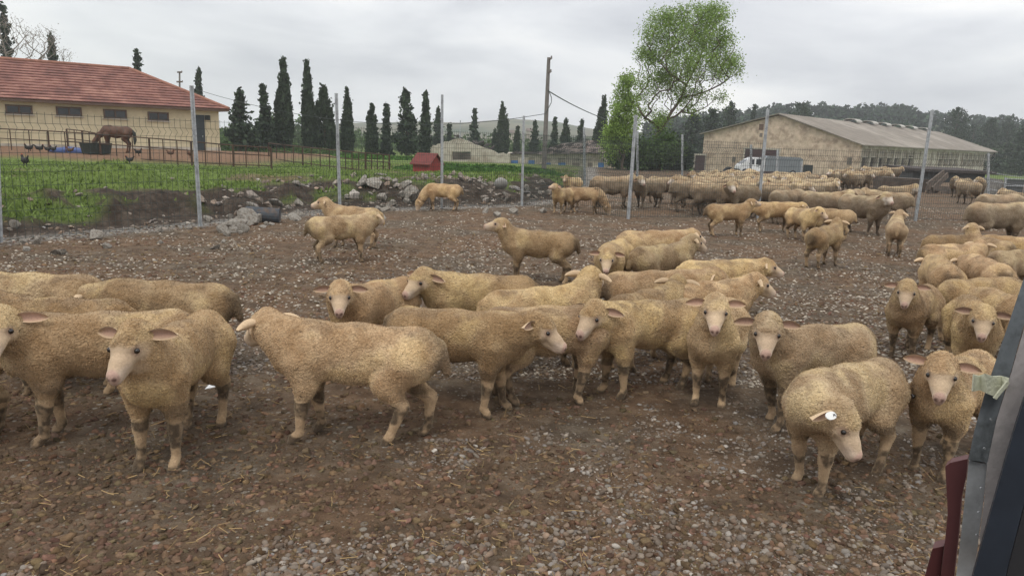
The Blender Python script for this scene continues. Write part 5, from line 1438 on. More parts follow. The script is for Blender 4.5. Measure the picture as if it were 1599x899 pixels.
EAR_SEED = 0
def make_sheep_mesh(vox=.01, size=.65, neck=(None, None, None), fyaw=0, fpitch=-15, wool=0.0, kind='lamb', seed=0, step=(0, 0, 0, 0), bend=0.0, tufts=0, droop=.1, nk=.20, nelev=42, slim=.95, belly_up=.0):
    """everything in the body frame: +x forward, z up; returns mesh + eye placements. size = back height"""
    rr = np.random.default_rng(seed)
    S = size / .645
    pr = []
    def c(a, b, ra, rb, k=.04, sq=None): pr.append((np.array(a, float) * S, np.array(b, float) * S, ra * S, rb * S, k * S, sq))
    W = wool
    sqT = (1, .84 if kind == 'lamb' else .9, 1)
    belly = .0 if kind == 'lamb' else -.02
    c((-.28, 0, .482), (0, 0, .478 + belly), .145 + W, .154 + W, .05, sqT)
    c((0, 0, .478 + belly), (.27, 0, .492), .154 + W, .143 + W, .05, sqT)
    c((-.33, 0, .50), (-.29, 0, .475), .112 + W, .128 + W, .06, sqT)
    c((.29, 0, .445), (.345, 0, .46), .118 + W, .100 + W, .06, sqT)
    c((.24, 0, .55), (.30, 0, .55), .085 + W, .08 + W, .06)
    # legs
    fs = [(.245 , .088, step[0]), (.245, -.088, step[1])]
    for x, y, st in fs:
        c((x + .02, y * .92, .45), (x, y * 1.02, .325), .098, .060 + W * .6, .05)
        c((x, y * 1.02, .325), (x + st * .4, y, .205), .054 + W * .5, .034 + W * .2, .03)
        c((x + st * .4, y, .205), (x + st * .85 - .012, y, .06), .033, .0195, .02)
        c((x + st * .85 - .012, y, .06), (x + st + .012, y, .032), .023, .026, .012)
        c((x + st + .012, y + .011, .022), (x + st + .032, y + .012, .012), .018, .012, .006)
        c((x + st + .012, y - .011, .022), (x + st + .032, y - .012, .012), .018, .012, .006)
    hsn = [(-.27, .092, step[2]), (-.27, -.092, step[3])]
    for x, y, st in hsn:
        c((x, y * .82, .46), (x + .075 + st * .2, y * 1.02, .345), .112, .072 + W * .6, .05)
        c((x + .075 + st * .2, y * 1.02, .345), (x - .055 + st * .7, y * .98, .225), .066 + W * .4, .036 + W * .2, .04)
        c((x - .055 + st * .7, y * .98, .225), (x - .02 + st, y * .98, .065), .034, .0205, .02)
        c((x - .02 + st, y * .98, .065), (x + .003 + st, y * .98, .032), .024, .026, .012)
        c((x + .002 + st, y * .98 + .011, .022), (x + .022 + st, y * .98 + .012, .012), .018, .012, .006)
        c((x + .002 + st, y * .98 - .011, .022), (x + .022 + st, y * .98 - .012, .012), .018, .012, .006)
    # tail
    c((-.435, 0, .53), (-.475, .01, .40), .036 + W * .5, .024 + W * .4, .03)
    # head frame
    fy, fp = math.radians(fyaw), math.radians(fpitch)
    hf = np.array([math.cos(fy) * math.cos(fp), math.sin(fy) * math.cos(fp), math.sin(fp)])
    hl = np.array([-math.sin(fy), math.cos(fy), 0]); hu = np.cross(hf, hl)
    base = np.array([.27, 0, .505])
    if neck[0] is None:
        ny_ = fy * .45; el = math.radians(nelev)
        hc = base + nk * np.array([math.cos(ny_) * math.cos(el), math.sin(ny_) * math.cos(el), math.sin(el)])
        hc = hc + hf * .05
    else: hc = np.array(neck, float)
    hs = 1.14 if kind == 'lamb' else 1.0
    nb_ = hc - hf * .035 * hs - hu * .02
    p1 = base + np.array([.09, 0, .02]) if hc[2] > .45 else base + np.array([.15, hc[1] * .25, .0])
    if neck[0] is not None and abs(hc[1]) > .12: p1 = base + np.array([.13, hc[1] * .15, .02])
    prev = np.array([.20, 0, .49]); n_ = 5
    for i in range(1, n_ + 1):
        t = i / n_; q = (1 - t)**2 * np.array([.20, 0, .49]) + 2 * (1 - t) * t * p1 + t * t * nb_
        r0_ = .150 + (.088 - .150) * ((i - 1) / n_) ** .8; r1_ = .150 + (.088 - .150) * t ** .8
        c(prev, q, r0_ + W * .8, r1_ + W * .6, .035); prev = q
    def H(x, y, z): return hc + hs * (hf * x + hl * y + hu * z)
    c(H(-.035, 0, .012), H(.035, 0, .012), .074 + W * .4, .064, .03)
    c(H(-.02, 0, .045), H(.022, 0, .042), .050 + W * .5, .040 + W * .35, .02)      # woolly poll
    for s in (-1, 1):
        c(H(-.01, s * .040, -.022), H(.02, s * .034, -.028), .045 + W * .4, .036, .02)   # cheeks
        c(H(.052, s * .040, .030), H(.062, s * .036, .030), .017, .015, .012)           # brow
        c(H(.055, s * .046, -.006), H(.09, s * .030, -.022), .014, .012, .02)             # cheek bone
    c(H(.03, 0, .004), H(.105, 0, -.022), .055, .040, .025, None)
    c(H(.105, 0, -.022), H(.150, 0, -.036), .041, .034, .02)
    c(H(.02, 0, -.045), H(.135, 0, -.062), .036, .021, .02)       # jaw
    c(H(.150, 0, -.060), H(.158, 0, -.058), .019, .018, .012)     # lips
    V, F = skin(pr, vox)
    V = V / S
    nV = len(V)
    # colours ------------------------------------------------------------
    q = (V - hc) / hs; hx, hy_, hz = q @ hf, q @ hl, q @ hu
    inhead = (np.linalg.norm(q - hf * .07, axis=1) < .16) & (hx > -.1)
    base_c = [np.array([.54, .38, .225]), np.array([.50, .36, .212]), np.array([.56, .405, .235]), np.array([.47, .33, .19]), np.array([.53, .395, .245])][int(rr.integers(5))] if kind == 'lamb' else np.array([.55, .43, .29])
    jit = rr.uniform(-.015, .03); base_c = base_c * np.array([1 + jit, 1 + jit * .8, 1 - jit * 1.5]) * rr.uniform(.80, 1.10)
    C = np.tile(base_c, (nV, 1)); A = np.ones(nV)
    n1 = fbm(V + seed * 3.7, 5, 3, seed); n2 = fbm(V + seed, 14, 2, seed + 4)
    def mixc(m_, cc):
        nonlocal C; C = C * (1 - m_[:, None]) + np.array(cc) * m_[:, None]
    # dusty yellow on the saddle / brown patches
    mixc(sst(n1, .48, .66) * .6 * (V[:, 2] > .3), base_c * [1.20, 1.22, 1.05])
    mixc(sst(1 - n1, .44, .58) * .7 * (V[:, 2] > .26), base_c * [.70, .62, .55])
    nk_ = fbm(V * [1, 1, 1.6] + seed * 1.3, 9, 3, seed + 40); mixc(sst(nk_, .60, .72) * .3 * sst(V[:, 2], .35, .5), [.15, .10, .06])
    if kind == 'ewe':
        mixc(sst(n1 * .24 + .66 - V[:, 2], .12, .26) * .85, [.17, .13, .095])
    # dirt worked into the wool along the back
    sp_ = fbm(V * [1, 1, 1] + seed * .7, 11, 3, seed + 80); mixc(sst(sp_ + rr.uniform(-.05, .05), .50, .66) * sst(V[:, 2], .52, .60) * (1 - sst(np.abs(V[:, 1]), .07, .13)) * .55 * (~inhead), [.21, .14, .085])
    fl = fbm(V + seed * 2.1, 7, 3, seed + 90); mixc(sst(fl, .5, .64) * (1 - sst(V[:, 2], .30, .40)) * .75 * (~inhead), [.17, .115, .07])
    # legs: short hair, mud socks
    leg = 1 - sst(V[:, 2] + (n2 - .5) * .04, .225, .27); leg = leg * (~inhead)
    mixc(leg * .8, np.array([.40, .28, .17]) if kind == 'lamb' else [.16, .12, .09]); A = A * (1 - leg * .62)
    mud = sst(n1 * .6 + n2 * .5 + .16 * np.sin(V[:, 2] * 30 + seed + 2.2 * (V[:, 1] > 0)) + .12 * (V[:, 0] > 0) + rr.uniform(-.05, .08), .54, .64) * (V[:, 2] < .24) * (~inhead)
    mud = mud * (.55 + .45 * sst(fbm(V, 45, 2, seed + 7), .35, .6))
    mixc(mud * .95, [.058, .040, .027])
    hoof = 1 - sst(V[:, 2], .022, .034); mixc(hoof * .85, [.075, .055, .04])
    # belly mud on some
    mixc(sst(n2 + .12, .55, .75) * sst(-V[:, 2], -.34, -.29) * (V[:, 2] > .2) * (np.abs(V[:, 1]) < .12) * .7 * (~inhead), [.07, .048, .03])
    # dirty rump on some
    if rr.random() < .55:
        d = np.linalg.norm((V - [-.46, 0, .44]) * [1, 1, .7], axis=1); mixc((1 - sst(d + (n2 - .5) * .1, .05, .15)) * .75, [.07, .045, .03])
    # face
    wline = .022 + .062 * sst(hz, .018, .045) + .030 * sst(-hz, .01, .05) + .012 * (n2 - .5) * 4
    face = .85 * inhead * sst(hx, wline - .018, wline + .025) * sst(hz + .10, 0, .01)
    mixc(face, np.array([.47, .355, .245]) if kind == 'lamb' else np.array([.62, .56, .48])); A = A * (1 - face)
    mixc(face * sst(n2, .45, .7) * .35, [.40, .28, .19])
    for s in (-1, 1):
        de = np.linalg.norm(q - (hf * .060 + hl * s * .055 + hu * .012), axis=1); mixc((1 - sst(de, .016, .030)) * .6 * inhead, [.24, .15, .11])
    mz = inhead * sst(hx + n2 * .04, .10, .16) * sst(-hz, .0, .03)
    mixc(mz * .7, [.56, .45, .36])
    nose = inhead * sst(hx + (hz + .03) * .15, .152, .166); mixc(nose * .85, [.42, .27, .22])
    lip = inhead * sst(hx, .125, .14) * (1 - sst(np.abs(hz + .066 + (hx - .15) * .2), .002, .006)); mixc(lip * .6, [.22, .12, .10])
    for s in (-1, 1):
        dn = np.linalg.norm(q - (hf * .178 + hl * s * .014 + hu * (-.036)), axis=1); mixc((1 - sst(dn, .007, .012)) * .9, [.08, .035, .03])
    # fleece lumps
    geo_n = None
    Vs, Fs, Cs, As = [V], [F], [C], [A]; off = nV
    ears = []
    for s in (-1, 1):
        eo = H(-.018, s * .062, .028)
        ev, ef, inn, dv, nm = ear_mesh(s, hf, hl, hu, eo, hs * (1.0 if kind == 'lamb' else 1.08), droop=droop + rr.uniform(-.08, .1), back=rr.uniform(.12, .35))
        Vs.append(ev); Fs.append(ef + off); off += len(ev)
        ec = inn[:, None] * np.array([[.40, .25, .185]]) * rr.uniform(.65, 1.1) + (1 - inn[:, None]) * np.array([[.47, .345, .22]]) * (1 if kind == 'lamb' else .9)
        Cs.append(ec); As.append(np.zeros(len(ev))); ears.append((eo, dv, nm))
    V = np.concatenate(Vs); F = np.concatenate(Fs); C = np.concatenate(Cs); A = np.concatenate(As)
    # smooth lumpy wool relief
    wv = np.zeros((len(V), 3))
    cen = V[:nV]; nrm = np.zeros((len(V), 3))
    fn = np.cross(V[F[:, 2]] - V[F[:, 0]], V[F[:, 3]] - V[F[:, 1]])
    for k in range(4): np.add.at(nrm, F[:, k], fn)
    nrm /= np.linalg.norm(nrm, axis=1, keepdims=True) + 1e-9
    amp = (.0055 if kind == 'lamb' else .018)
    V = V + nrm * ((fbm(V + seed, 22, 2, seed) - .5) * amp * A * (V[:, 2] > .2))[:, None]
    V = V * S * np.array([1, slim, 1])
    faces = [F]
    if tufts:
        fa = .5 * np.linalg.norm(np.cross(V[F[:, 2]] - V[F[:, 0]], V[F[:, 3]] - V[F[:, 1]]), axis=1) * np.clip(A[F[:, 0]] - .15, 0, .6)
        pk = rr.choice(len(F), tufts, p=fa / fa.sum()); w4 = rr.dirichlet([1, 1, 1, 1], tufts)
        P0 = (V[F[pk]] * w4[:, :, None]).sum(1); N0 = nrm[F[pk, 0]]; CC = C[F[pk, 0]] * rr.uniform(.80, 1.18, (tufts, 1))
        dirn = N0 * .55 + np.array([-.35, 0, -.55]) + rr.normal(0, .35, (tufts, 3)); dirn /= np.linalg.norm(dirn, axis=1, keepdims=True)
        sd_ = np.cross(dirn, N0) + rr.normal(0, .1, (tufts, 3)); sd_ /= np.linalg.norm(sd_, axis=1, keepdims=True) + 1e-9
        ln = rr.uniform(.003, .0065, (tufts, 1)) * (1.0 if kind == 'lamb' else 1.8); wd = rr.uniform(.0014, .003, (tufts, 1)) * (1 if kind == 'lamb' else 1.6)
        Q = np.stack([P0 - N0 * .003 - sd_ * wd, P0 - N0 * .003 + sd_ * wd, P0 + N0 * .004 + dirn * ln * .6 + sd_ * wd * .5, P0 + dirn * ln], 1)
        b0 = len(V); V = np.concatenate([V, Q.reshape(-1, 3)]); C = np.concatenate([C, np.repeat(CC, 4, 0)]); A = np.concatenate([A, np.full(tufts * 4, .35)])
        i = np.arange(tufts) * 4 + b0
        faces = [F, np.concatenate([np.stack([i, i + 1, i + 2], 1), np.stack([i, i + 2, i + 3], 1)])]
    me = np_mesh('sheep', V, faces, True, np.concatenate([C, A[:, None]], 1))
    me.materials.append(M['coat'])
    eyes = []
    for s in (-1, 1):
        m_ = np.where((hy_ * s > .01) & (np.abs(hx - .060) < .014) & (np.abs(hz - .012) < .012))[0]
        yy = ((hy_[m_] * s).max() if len(m_) else .052)
        eyes.append((H(.060, s * (yy - .0045), .012) * S * np.array([1, slim, 1]), hl * s))
    return me, eyes, ears, S, hs, (hf, hl, hu)

def eyeball():
    V, F = ico(3); return np_mesh('eye', V, [F], True)
EYE = eyeball(); EYE.materials.append(M['eye'])

def tag_mesh():
    mb = MB(); pts = []
    for k in range(14):
        a = k / 14 * 2 * math.pi; r = 1 + .18 * math.cos(2 * a) ; pts.append((.019 * r * math.cos(a) * 1.15, 0, .016 * r * math.sin(a)))
    mb.prism(pts, (0, .0025, 0)); me = mb.mesh('ear_tag'); me.materials.append(M['tagwhite']); return me
TAGM = tag_mesh()
mb = MB()
for (x0, z0, x1, z1) in [(-.020, .010, -.018, -.006), (-.018, -.006, -.014, .004), (-.014, .004, -.011, -.006), (-.011, -.006, -.009, .010)]:
    mb.bar((x0, -.001, z0 * .6), (x1, -.001, z1 * .6), .001, .001)
TAGI = mb.mesh('tag_marking'); TAGI.materials.append(M['ink'])

def put_sheep(label, x, y, head, size=.65, face=None, pitch=-15, neck=(None, None, None), kind='lamb', group=None, wool=0.0, seed=0, eyes=True, etag=None, vox=None, me=None, **kw):
    """x,y: picture pixel of the middle of the back line; head: world heading of the body in degrees (0 = picture right, 90 = away); face: world heading of the face"""
    S = size / .645
    p = G(x, y, size)
    D = p[1]
    if face is None: face = head
    rel = (face - head + 180) % 360 - 180
    if me is None:
        vx = vox or min(.026, max(.0075, D * .00165))
        tf = int(min(15000, 2.2e5 / max(D, 3) ** 1.6)) if D < 12 else 0
        if kind == 'ewe': tf = 0
        rs = np.random.default_rng(seed)
        st = kw.pop('step', tuple(rs.uniform(-.05, .06, 4)))
        me, ey, ears, S_, hs, fr = make_sheep_mesh(vox=vx, size=size, neck=neck, fyaw=rel, fpitch=pitch, wool=wool, kind=kind, seed=seed, tufts=tf, step=st, **kw)
    o = link('sheep', me, rz=math.radians(head))
    o.matrix_basis = Matrix.Translation(Vector((p[0], p[1], tz(p[0], p[1]) - .012))) @ Matrix.Rotation(math.radians(head), 4, 'Z')
    tag(o, label, 'sheep', group)
    if eyes and D < 16 and kind == 'lamb':
        for c_, dv in ey:
            e_ = bpy.data.objects.new('eye', EYE); col.objects.link(e_); e_.parent = o; e_.location = c_; r_ = .0125 * S; e_.scale = (r_, r_, r_)
    if etag is not None:
        k = 0 if etag < 0 else 1; eo, dv, nm = ears[k]
        t = bpy.data.objects.new('ear_tag', TAGM); col.objects.link(t); t.parent = o
        up_ = fr[2] * .85 + fr[1] * (.35 if etag > 0 else -.35) + fr[0] * .15; up_ -= (up_ @ dv) * dv; up_ /= np.linalg.norm(up_); yv = -up_; xv = dv; zv = np.cross(xv, yv); mt = Matrix.Identity(4); sc = 1.4 * S
        pos = (eo + dv * .060 + up_ * .022) * S
        for i in range(3): mt[i][0] = xv[i] * sc; mt[i][1] = yv[i] * sc; mt[i][2] = zv[i] * sc; mt[i][3] = pos[i]
        t.matrix_basis = mt
        ti = bpy.data.objects.new('tag_marking', TAGI); col.objects.link(ti); ti.parent = t
    return o

GL = 'shorn young sheep standing in the yard'
CAMF = 'cam'
def facecam(x): return 270 - math.degrees(math.atan((x - 800) / 1140.0))
L_ = [
 # label, x, y, heading, size, face, pitch, extra
 ('foremost sheep at the lower left, dark knees, head turned a little to the left', 277, 499, 270, .70, 268, -20, dict(nelev=58, nk=.20, slim=.92)),
 ('brown-backed sheep at the left edge, its pale muzzle turned to the viewer', 158, 478, 206, .72, 292, -16, dict(nelev=40, nk=.22)),
 ('sheep cut by the left edge, only its round rump showing behind the pale-muzzled one', 45, 420, 190, .70, None, -25, {}),
 ('small strip of sheep back just above the pale-muzzled sheep at the left edge', 92, 458, 188, .64, None, -20, {}),
 ('long-bodied sheep at the left with a rounded rump, its lowered head pointing left', 258, 432, 184, .68, 172, -40, dict(neck=(.50, 0, .50))),
 ('dark flank of a sheep mostly outside the left edge, in front of the pale-muzzled one', -135, 500, 182, .66, None, -20, {}),
 ('large sheep in side view walking left, its head turned away from the viewer', 556, 500, 180, .69, 142, -18, dict(nelev=26, nk=.22, step=(.06, -.03, .10, -.08))),
 ('sheep behind the long walking one, its full face and wide ears toward the viewer', 588, 437, 238, .64, 282, -18, dict(nelev=40, nk=.21)),
 ('sheep with a pale face and white ear looking left, partly hidden by a broad rump', 752, 426, 188, .66, 232, -16, dict(nelev=34)),
 ('broad sheep in the centre heading right, touching the rump of the walking one', 712, 480, -14, .66, -12, -22, dict(nelev=24, nk=.22, step=(.07, -.02, .03, -.04))),
 ('brown sheep between two others in the centre, its head hidden behind the white-faced one', 858, 474, 8, .66, 0, -30, dict(neck=(.50, .1, .50))),
 ('white-faced sheep in the centre looking left, body stretching back to the right', 1015, 468, 207, .66, 236, -18, dict(nelev=30, nk=.20)),
 ('sheep seen from behind with a wrinkled raised neck and two white ears, centre', 845, 446, 22, .66, 62, -5, dict(nelev=52, nk=.22)),
 ('sheep facing the viewer behind the wrinkled neck, its head low before a round back', 962, 372, 250, .66, 262, -28, dict(nelev=14)),
 ('sheep standing apart in the middle distance in side view, snout raised to the left', 843, 356, 180, .66, 180, 8, dict(nelev=50, nk=.22)),
 ('pale-backed sheep with a dark rump, facing right behind the next head', 1022, 358, 6, .66, 20, -10, dict(nelev=24)),
 ('round brown sheep seen half from behind at the back of the middle group', 1035, 378, 32, .64, 20, -12, dict(nelev=48)),
 ('sheep with a big side-on head and white hanging ear in the middle group', 1022, 417, 10, .66, 352, -16, dict(nelev=22, nk=.24, droop=.7)),
 ('sheep facing right at the outer right of the middle group, white ear laid back', 1125, 402, 8, .62, 0, -8, dict(nelev=22)),
 ('sheep in the middle group facing right with a small triangular white ear', 1105, 437, 22, .64, 12, -14, dict(nelev=34)),
 ('sheep in the middle group whose head shows only from behind between its spread white ears', 1012, 450, 40, .62, 75, -10, dict(nelev=38)),
 ('upright sheep looking straight at the viewer, dark-kneed, left of the woolly-capped one', 1128, 476, 246, .65, 257, -18, dict(nelev=64, nk=.23)),
 ('woolly-capped sheep looking at the viewer, its long body reaching right', 1276, 505, 200, .65, 254, -24, dict(nelev=46, nk=.25)),
 ('sheep bowing its head to the ground side, white oval tag in its ear, lower right', 1328, 566, 214, .64, 312, -42, dict(neck=(.40, .22, .50), step=(.02, -.04, .02, .0), etag=-1)),
 ('sheep beside the maroon beam looking at the viewer, one ear dark inside', 1503, 556, 222, .62, 243, -20, dict(nelev=50, nk=.22)),
 ('slim sheep facing the viewer with lifted head, nearest to the gravel gap on the right', 1434, 448, 226, .60, 242, -20, dict(nelev=56, nk=.22)),
 ('stocky sheep facing the viewer with long dark ears, close to the trailer frame', 1524, 464, 246, .64, 240, -22, dict(nelev=34, nk=.20)),
 ('sheep seen from behind with a bright patch on its rump, right group', 1474, 405, 72, .64, 80, -20, dict(nelev=10)),
 ('sheep with a curved broad back directly above the long-eared stocky one', 1535, 434, 12, .62, 10, -30, dict(nelev=5)),
 ('sheep with a round greyish rump, between the curved back and the clean yellow back', 1543, 404, 84, .62, 90, -25, dict(nelev=5)),
 ('clean yellow-backed sheep at the right edge of the right group', 1592, 388, 15, .62, 10, -20, dict(nelev=20)),
 ('long sheep of the right group turning its head away, two white ears spread', 1490, 378, 4, .62, 66, -10, dict(nelev=32)),
 ('sheep in the right group showing a dark ear over the long back', 1486, 364, 4, .58, -50, -22, dict(nelev=14)),
 ('sheep holding its head highest in the right group, seen from behind', 1548, 368, 100, .60, 95, 0, dict(nelev=68, nk=.24)),
 ('low brown sheep in the back of the right group, back in view only', 1575, 366, 175, .56, 185, -20, dict(nelev=8)),
 ('narrow strip of sheep back against the trailer frame in the right group', 1582, 458, 95, .60, 90, -20, dict(nelev=8)),
 ('sheep seen from behind with a dirty rump, touching the tall leaning post', 1402, 341, 66, .62, 30, 0, dict(nelev=60, nk=.22)),
 ('sheep walking away toward the fence, head seen from behind with both ears out', 1290, 352, 42, .62, 62, -5, dict(nelev=50)),
 ('sheep turned to the viewer with its head bent right, in front of the tan one', 1253, 325, 282, .62, 322, -20, dict(nelev=40)),
 ('tan sheep partly hidden behind the one with its head bent', 1300, 325, 172, .62, 178, -20, dict(nelev=10)),
 ('slender sheep in side view nosing the fence post, head raised right', 1138, 317, 4, .64, 8, 10, dict(nelev=48, nk=.2)),
 ('brown sheep in side view just right of the fence post, head held level', 1212, 314, -4, .64, 0, -12, dict(nelev=16, nk=.24)),
 ('sheep behind its twin at the left fence, head raised to the left', 552, 321, 172, .64, 180, 0, dict(nelev=48, nk=.22)),
 ('front one of the two sheep at the left fence, its rump to the left', 532, 335, 26, .64, 62, -8, dict(nelev=30)),
 ('lone sheep grazing in front of the mesh fence', 692, 286, 186, .64, 188, -62, dict(neck=(.56, .03, .17))),
 ('sheep with its chin raised at the far fence, chest toward the viewer', 880, 293, 240, .62, 222, 12, dict(nelev=56)),
 ('pale-faced sheep behind the one with the raised chin', 895, 276, 232, .64, 250, -12, dict(nelev=40)),
 ('sheep grazing to the right beside the far fence corner', 915, 292, -18, .64, -20, -58, dict(neck=(.56, -.03, .17))),
 ('small sheep face peeping out behind the raised-chin sheep', 896, 292, 255, .54, 258, -12, dict(nelev=46)),
]
for i, (lab, x, y, hd, sz, fc, pt, ex) in enumerate(L_):
    put_sheep(lab, x, y, hd, sz, fc, pt, group=GL, seed=50 + i, **ex)

# ---- ewes behind the fence
GE = 'unshorn ewes crowded behind the mesh fence'
EV = []
for k, (fy, fp, ne) in enumerate([(0, -16, 34), (80, -18, 42), (-85, -18, 42), (15, -45, 5), (-20, -12, 52), (60, -20, 38)]):
    me, ey, ears, S_, hs, fr = make_sheep_mesh(vox=.020, size=.80, fyaw=fy, fpitch=fp, nelev=ne, nk=.19, wool=.020, kind='ewe', seed=300 + k, tufts=3500, step=(.03, -.03, .02, -.04), droop=.35)
    me.name = 'ewe'; EV.append(me)
E_ = [ # x, y(back), heading, variant, size, label
 (958, 276, -4, 1, .82, 'dark-flanked ewe with a white face left of the front leaning posts'),
 (1015, 280, 215, 1, .78, 'ewe looking over the dark-flanked one, right of the paired posts'),
 (1040, 276, -30, 2, .78, 'ewe with a fluffy raised head between the paired posts and the thin far post'),
 (1082, 283, 4, 3, .80, 'ewe with a long dusty flank, first of the dense row behind the mesh'),
 (1112, 287, -40, 5, .80, 'white-faced ewe in the dense row looking out through the mesh'),
 (1160, 289, 205, 1, .80, 'ewe in the front row just left of the tied leaning post'),
 (1150, 280, 300, 4, .76, 'ewe back showing over the front row, below the truck cab'),
 (1200, 290, 150, 0, .78, 'ewe directly behind the tied leaning post'),
 (1232, 296, 30, 3, .78, 'broad cream-backed ewe right of the tied leaning post'),
 (1290, 300, -12, 2, .78, 'long cream-backed ewe right of the broad one'),
 (1262, 288, 230, 5, .76, 'ewe back between the long cream one and the row behind'),
 (1330, 298, 45, 3, .78, 'hunched ewe with its head tucked, left of the white-faced front ewe'),
 (1350, 306, -62, 4, .80, 'ewe facing the viewer head-on with a bright white face and dark ears'),
 (1400, 291, 12, 2, .80, 'ewe in side view behind the leaning post with its head beyond it'),
 (1388, 300, 150, 0, .76, 'ewe half hidden behind the head-on white-faced ewe'),
 (1292, 283, -75, 4, .74, 'white-headed ewe standing toward the viewer among the middle backs'),
 (1563, 304, 4, 3, .80, 'ewe at the right edge standing behind the largest one'),
 (1562, 319, -2, 0, .82, 'largest dark-sided ewe at the right edge'),
 (1592, 300, 100, 0, .78, 'ewe cut by the right picture edge, upper one'),
 (1502, 278, 200, 1, .78, 'left ewe of the three before the low shed'),
 (1515, 283, 95, 0, .80, 'ewe seen from behind with a black tail end, before the low shed'),
 (1530, 279, 250, 2, .78, 'right ewe of the three before the low shed'),
]
for (x, y, hd, v, sz, lab) in E_:
    p = G(x, y, sz); o = link('sheep', EV[v], loc=(p[0], p[1], tz(p[0], p[1])), rz=math.radians(hd)); s = sz / .80; o.scale = (s, s, s)
    tag(o, lab, 'sheep', GE)
rr = np.random.default_rng(77)
rows = [(1070, 1290, 278, 17, 'ewe among the woolly backs packed between the front row and the truck'),
        (1085, 1270, 271, 15, 'ewe in the rearmost line of backs just under the white truck'),
        (1180, 1290, 284, 6, 'ewe back packed behind the tied leaning post'),
        (1298, 1392, 268, 11, 'standing ewe in the dark-legged line in front of the barn windows'),
        (1305, 1400, 264, 8, 'ewe in the farther line before the barn windows')]
for (xa, xb, y, n, lab) in rows:
    for k in range(n):
        x = xa + (xb - xa) * (k + .5 + rr.uniform(-.3, .3)) / n; yy = y + rr.uniform(-3, 3)
        hd = rr.choice([0, 180, 215, -35, 250, 285, 40, 320, 230]) + rr.uniform(-15, 15)
        if y in (268, 264): hd = rr.choice([250, 270, 290, 230, 310]) + rr.uniform(-10, 10)
        sz = rr.uniform(.74, .82); p = G(x, yy, sz)
        o = link('sheep', EV[rr.integers(6)], loc=(p[0], p[1], tz(p[0], p[1])), rz=math.radians(hd)); s = sz / .80; o.scale = (s, s, s)
        tag(o, lab, 'sheep', GE)

# ------------------------------------------------------------------ horse
def build_horse():
    pr = []
    def c(a, b, ra, rb, k=.05, sq=None): pr.append((np.array(a, float), np.array(b, float), ra, rb, k, sq))
    c((-.5, 0, 1.12), (0, 0, 1.08), .29, .30, .08, (1, .85, 1)); c((0, 0, 1.08), (.48, 0, 1.12), .30, .28, .08, (1, .85, 1)); c((-.62, 0, 1.12), (-.55, 0, 1.05), .24, .25, .1)
    c((.30, 0, 1.34), (.5, 0, 1.30), .12, .12, .1)
    c((.5, 0, 1.12), (.85, 0, .92), .22, .15, .08); c((.85, 0, .92), (1.08, 0, .62), .15, .11, .06)
    c((1.04, 0, .66), (1.12, 0, .55), .13, .12, .05); c((1.12, 0, .55), (1.2, 0, .22), .115, .075, .05); c((1.2, 0, .22), (1.21, 0, .13), .078, .07, .04)
    for s in (-1, 1):
        c((1.0, s * .06, .72), (.93, s * .08, .78), .035, .012, .02)
        c((.45, s * .15, .95), (.47, s * .15, .72), .16, .085, .05); c((.47, s * .15, .72), (.47, s * .15, .42), .075, .052, .03); c((.47, s * .15, .42), (.46, s * .15, .12), .048, .038, .03); c((.46, s * .15, .12), (.5, s * .15, .04), .045, .06, .02)
        c((-.55, s * .15, 1.0), (-.42, s * .17, .74), .22, .12, .06); c((-.42, s * .17, .74), (-.62, s * .16, .50), .11, .06, .04); c((-.62, s * .16, .50), (-.56, s * .16, .12), .055, .042, .03); c((-.56, s * .16, .12), (-.52, s * .16, .04), .045, .06, .02)
    V, F = skin(pr, .03)
    b = P(184, 243, 40); z = .25
    rot = math.radians(188)
    o = link('horse', np_mesh('horse', V, [F], True), M['horsehair'], loc=(b[0], b[1], z), rz=rot)
    o.matrix_basis = Matrix.Translation(Vector((b[0], b[1], z))) @ Matrix.Rotation(rot, 4, 'Z')
    tag(o, 'brown horse grazing behind the pipe railing', 'horse')
    mb = MB(); mb.tube([(-.82, 0, 1.22), (-.92, 0, 1.05), (-.93, 0, .7), (-.90, 0, .45)], [.05, .08, .09, .03], 8)
    t = mb.build('tail', M['tub'], None, smooth=True); t.parent = o
    mb = MB()
    for k in range(16):
        u = k / 15; p = np.array([.45 + .62 * u, 0, 1.36 - .55 * u - .1 * u * u]); mb.tube([p, p + [.0, .09, -.06], p + [.02, .13, -.22]], [.035, .03, .008], 5)
    t = mb.build('mane', M['tub'], None, smooth=True); t.parent = o
build_horse()

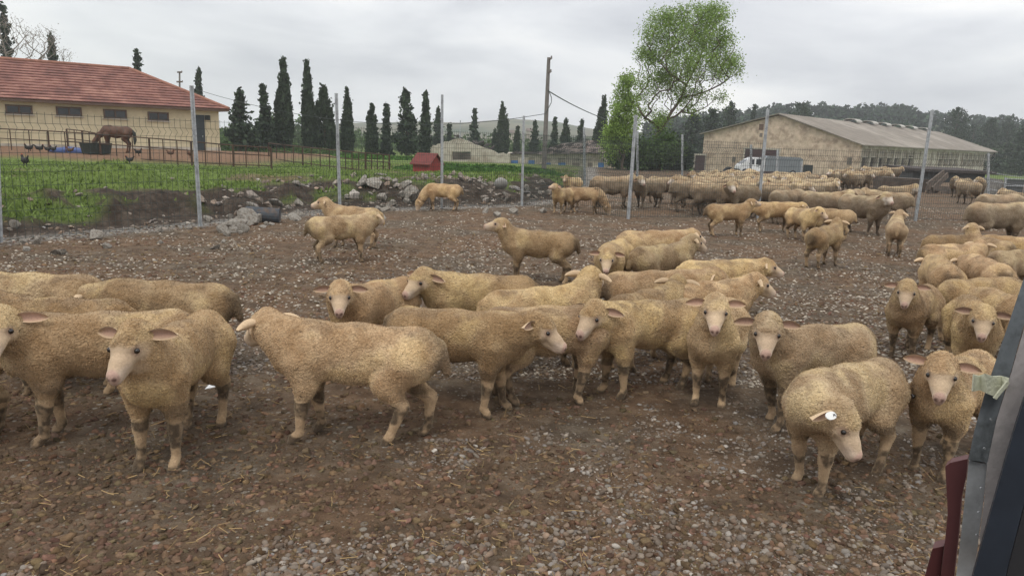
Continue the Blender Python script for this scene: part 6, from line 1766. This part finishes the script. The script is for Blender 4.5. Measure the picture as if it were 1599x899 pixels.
# ------------------------------------------------------------------ hens
def hen_meshes():
    pr = []
    def c(a, b, ra, rb, k=.03, sq=None): pr.append((np.array(a, float), np.array(b, float), ra, rb, k, sq))
    c((-.09, 0, .24), (.07, 0, .235), .085, .085, .03, (1, .85, 1)); c((.09, 0, .27), (.14, 0, .36), .055, .034, .03); c((.145, 0, .385), (.15, 0, .385), .036, .034, .02)
    c((-.13, 0, .28), (-.22, 0, .38), .055, .03, .03, (1, .5, 1)); c((.175, 0, .38), (.205, 0, .372), .012, .004, .01)
    for s in (-1, 1):
        c((0, s * .035, .17), (.0, s * .035, .10), .03, .012, .02); c((0, s * .035, .10), (.01, s * .035, .012), .0105, .0105, .008); c((.0, s * .035, .012), (.05, s * .04, .010), .011, .008, .008)
    V, F = skin(pr, .012); me = np_mesh('hen', V, [F], True)
    mb = MB(); mb.prism([(.12, -.004, .41), (.185, -.004, .405), (.18, -.004, .435), (.165, -.004, .42), (.155, -.004, .445), (.14, -.004, .425), (.125, -.004, .44)], (0, .008, 0)); mb.tube([(.175, 0, .365), (.178, 0, .335)], [.012, .008], 5)
    cm = mb.mesh('comb'); cm.materials.append(M['comb']); return me, cm
HEN, COMB = hen_meshes(); HEN.materials.append(M['feather'])
HEN2 = HEN.copy(); HEN2.materials.clear(); HEN2.materials.append(M['featherbrown'])
for i, (px, py, z, hd, sc, lab, br) in enumerate([
    (40, 264, .15, 150, 1.35, 'black hen alone on the grass, nearest hen to the mesh fence', 0),
    (45, 235, .28, 200, 1.2, 'leftmost dark hen of the trio behind the railing', 0), (62, 234, .28, 20, 1.2, 'dark hen with raised tail, middle of the trio behind the railing', 0),
    (83, 234, .28, 170, 1.1, 'rightmost hen of the trio behind the railing', 0), (76, 246, .12, 10, 1.0, 'dark hen pecking at the railing foot left of the blue tarpaulin', 0),
    (110, 243, .2, 200, 1.0, 'brown hen in front of the blue tarpaulin', 1), (202, 250, .12, 190, 1.1, 'dark hen in front of the horse\'s hind legs, left one of a pair', 0),
    (217, 247, .12, 10, 1.1, 'dark hen right of the horse\'s hind legs, right one of a pair', 0), (267, 244, .2, 15, 1.1, 'brown hen on the earth left of the house door', 1), (296, 238, .25, 160, 1.2, 'brown hen beside the tall fence post at the house door', 1)]):
    d = {True: 36.0, False: 36.0}[True]
    c = P(px, py, 36) if py < 249 else P(px, py, 33); sc = sc * .82
    if i == 0: c = G(px, py, tz(*G(px, py)[:2]))
    zz = tz(c[0], c[1]) + (.25 if c[1] > 35 and c[0] < -12 else 0)
    o = link('hen', HEN2 if br else HEN, loc=(c[0], c[1], zz), rz=math.radians(hd)); o.scale = (sc, sc, sc); tag(o, lab, 'hen', 'hens scratching round the horse paddock')
    q = bpy.data.objects.new('comb', COMB); col.objects.link(q); q.parent = o
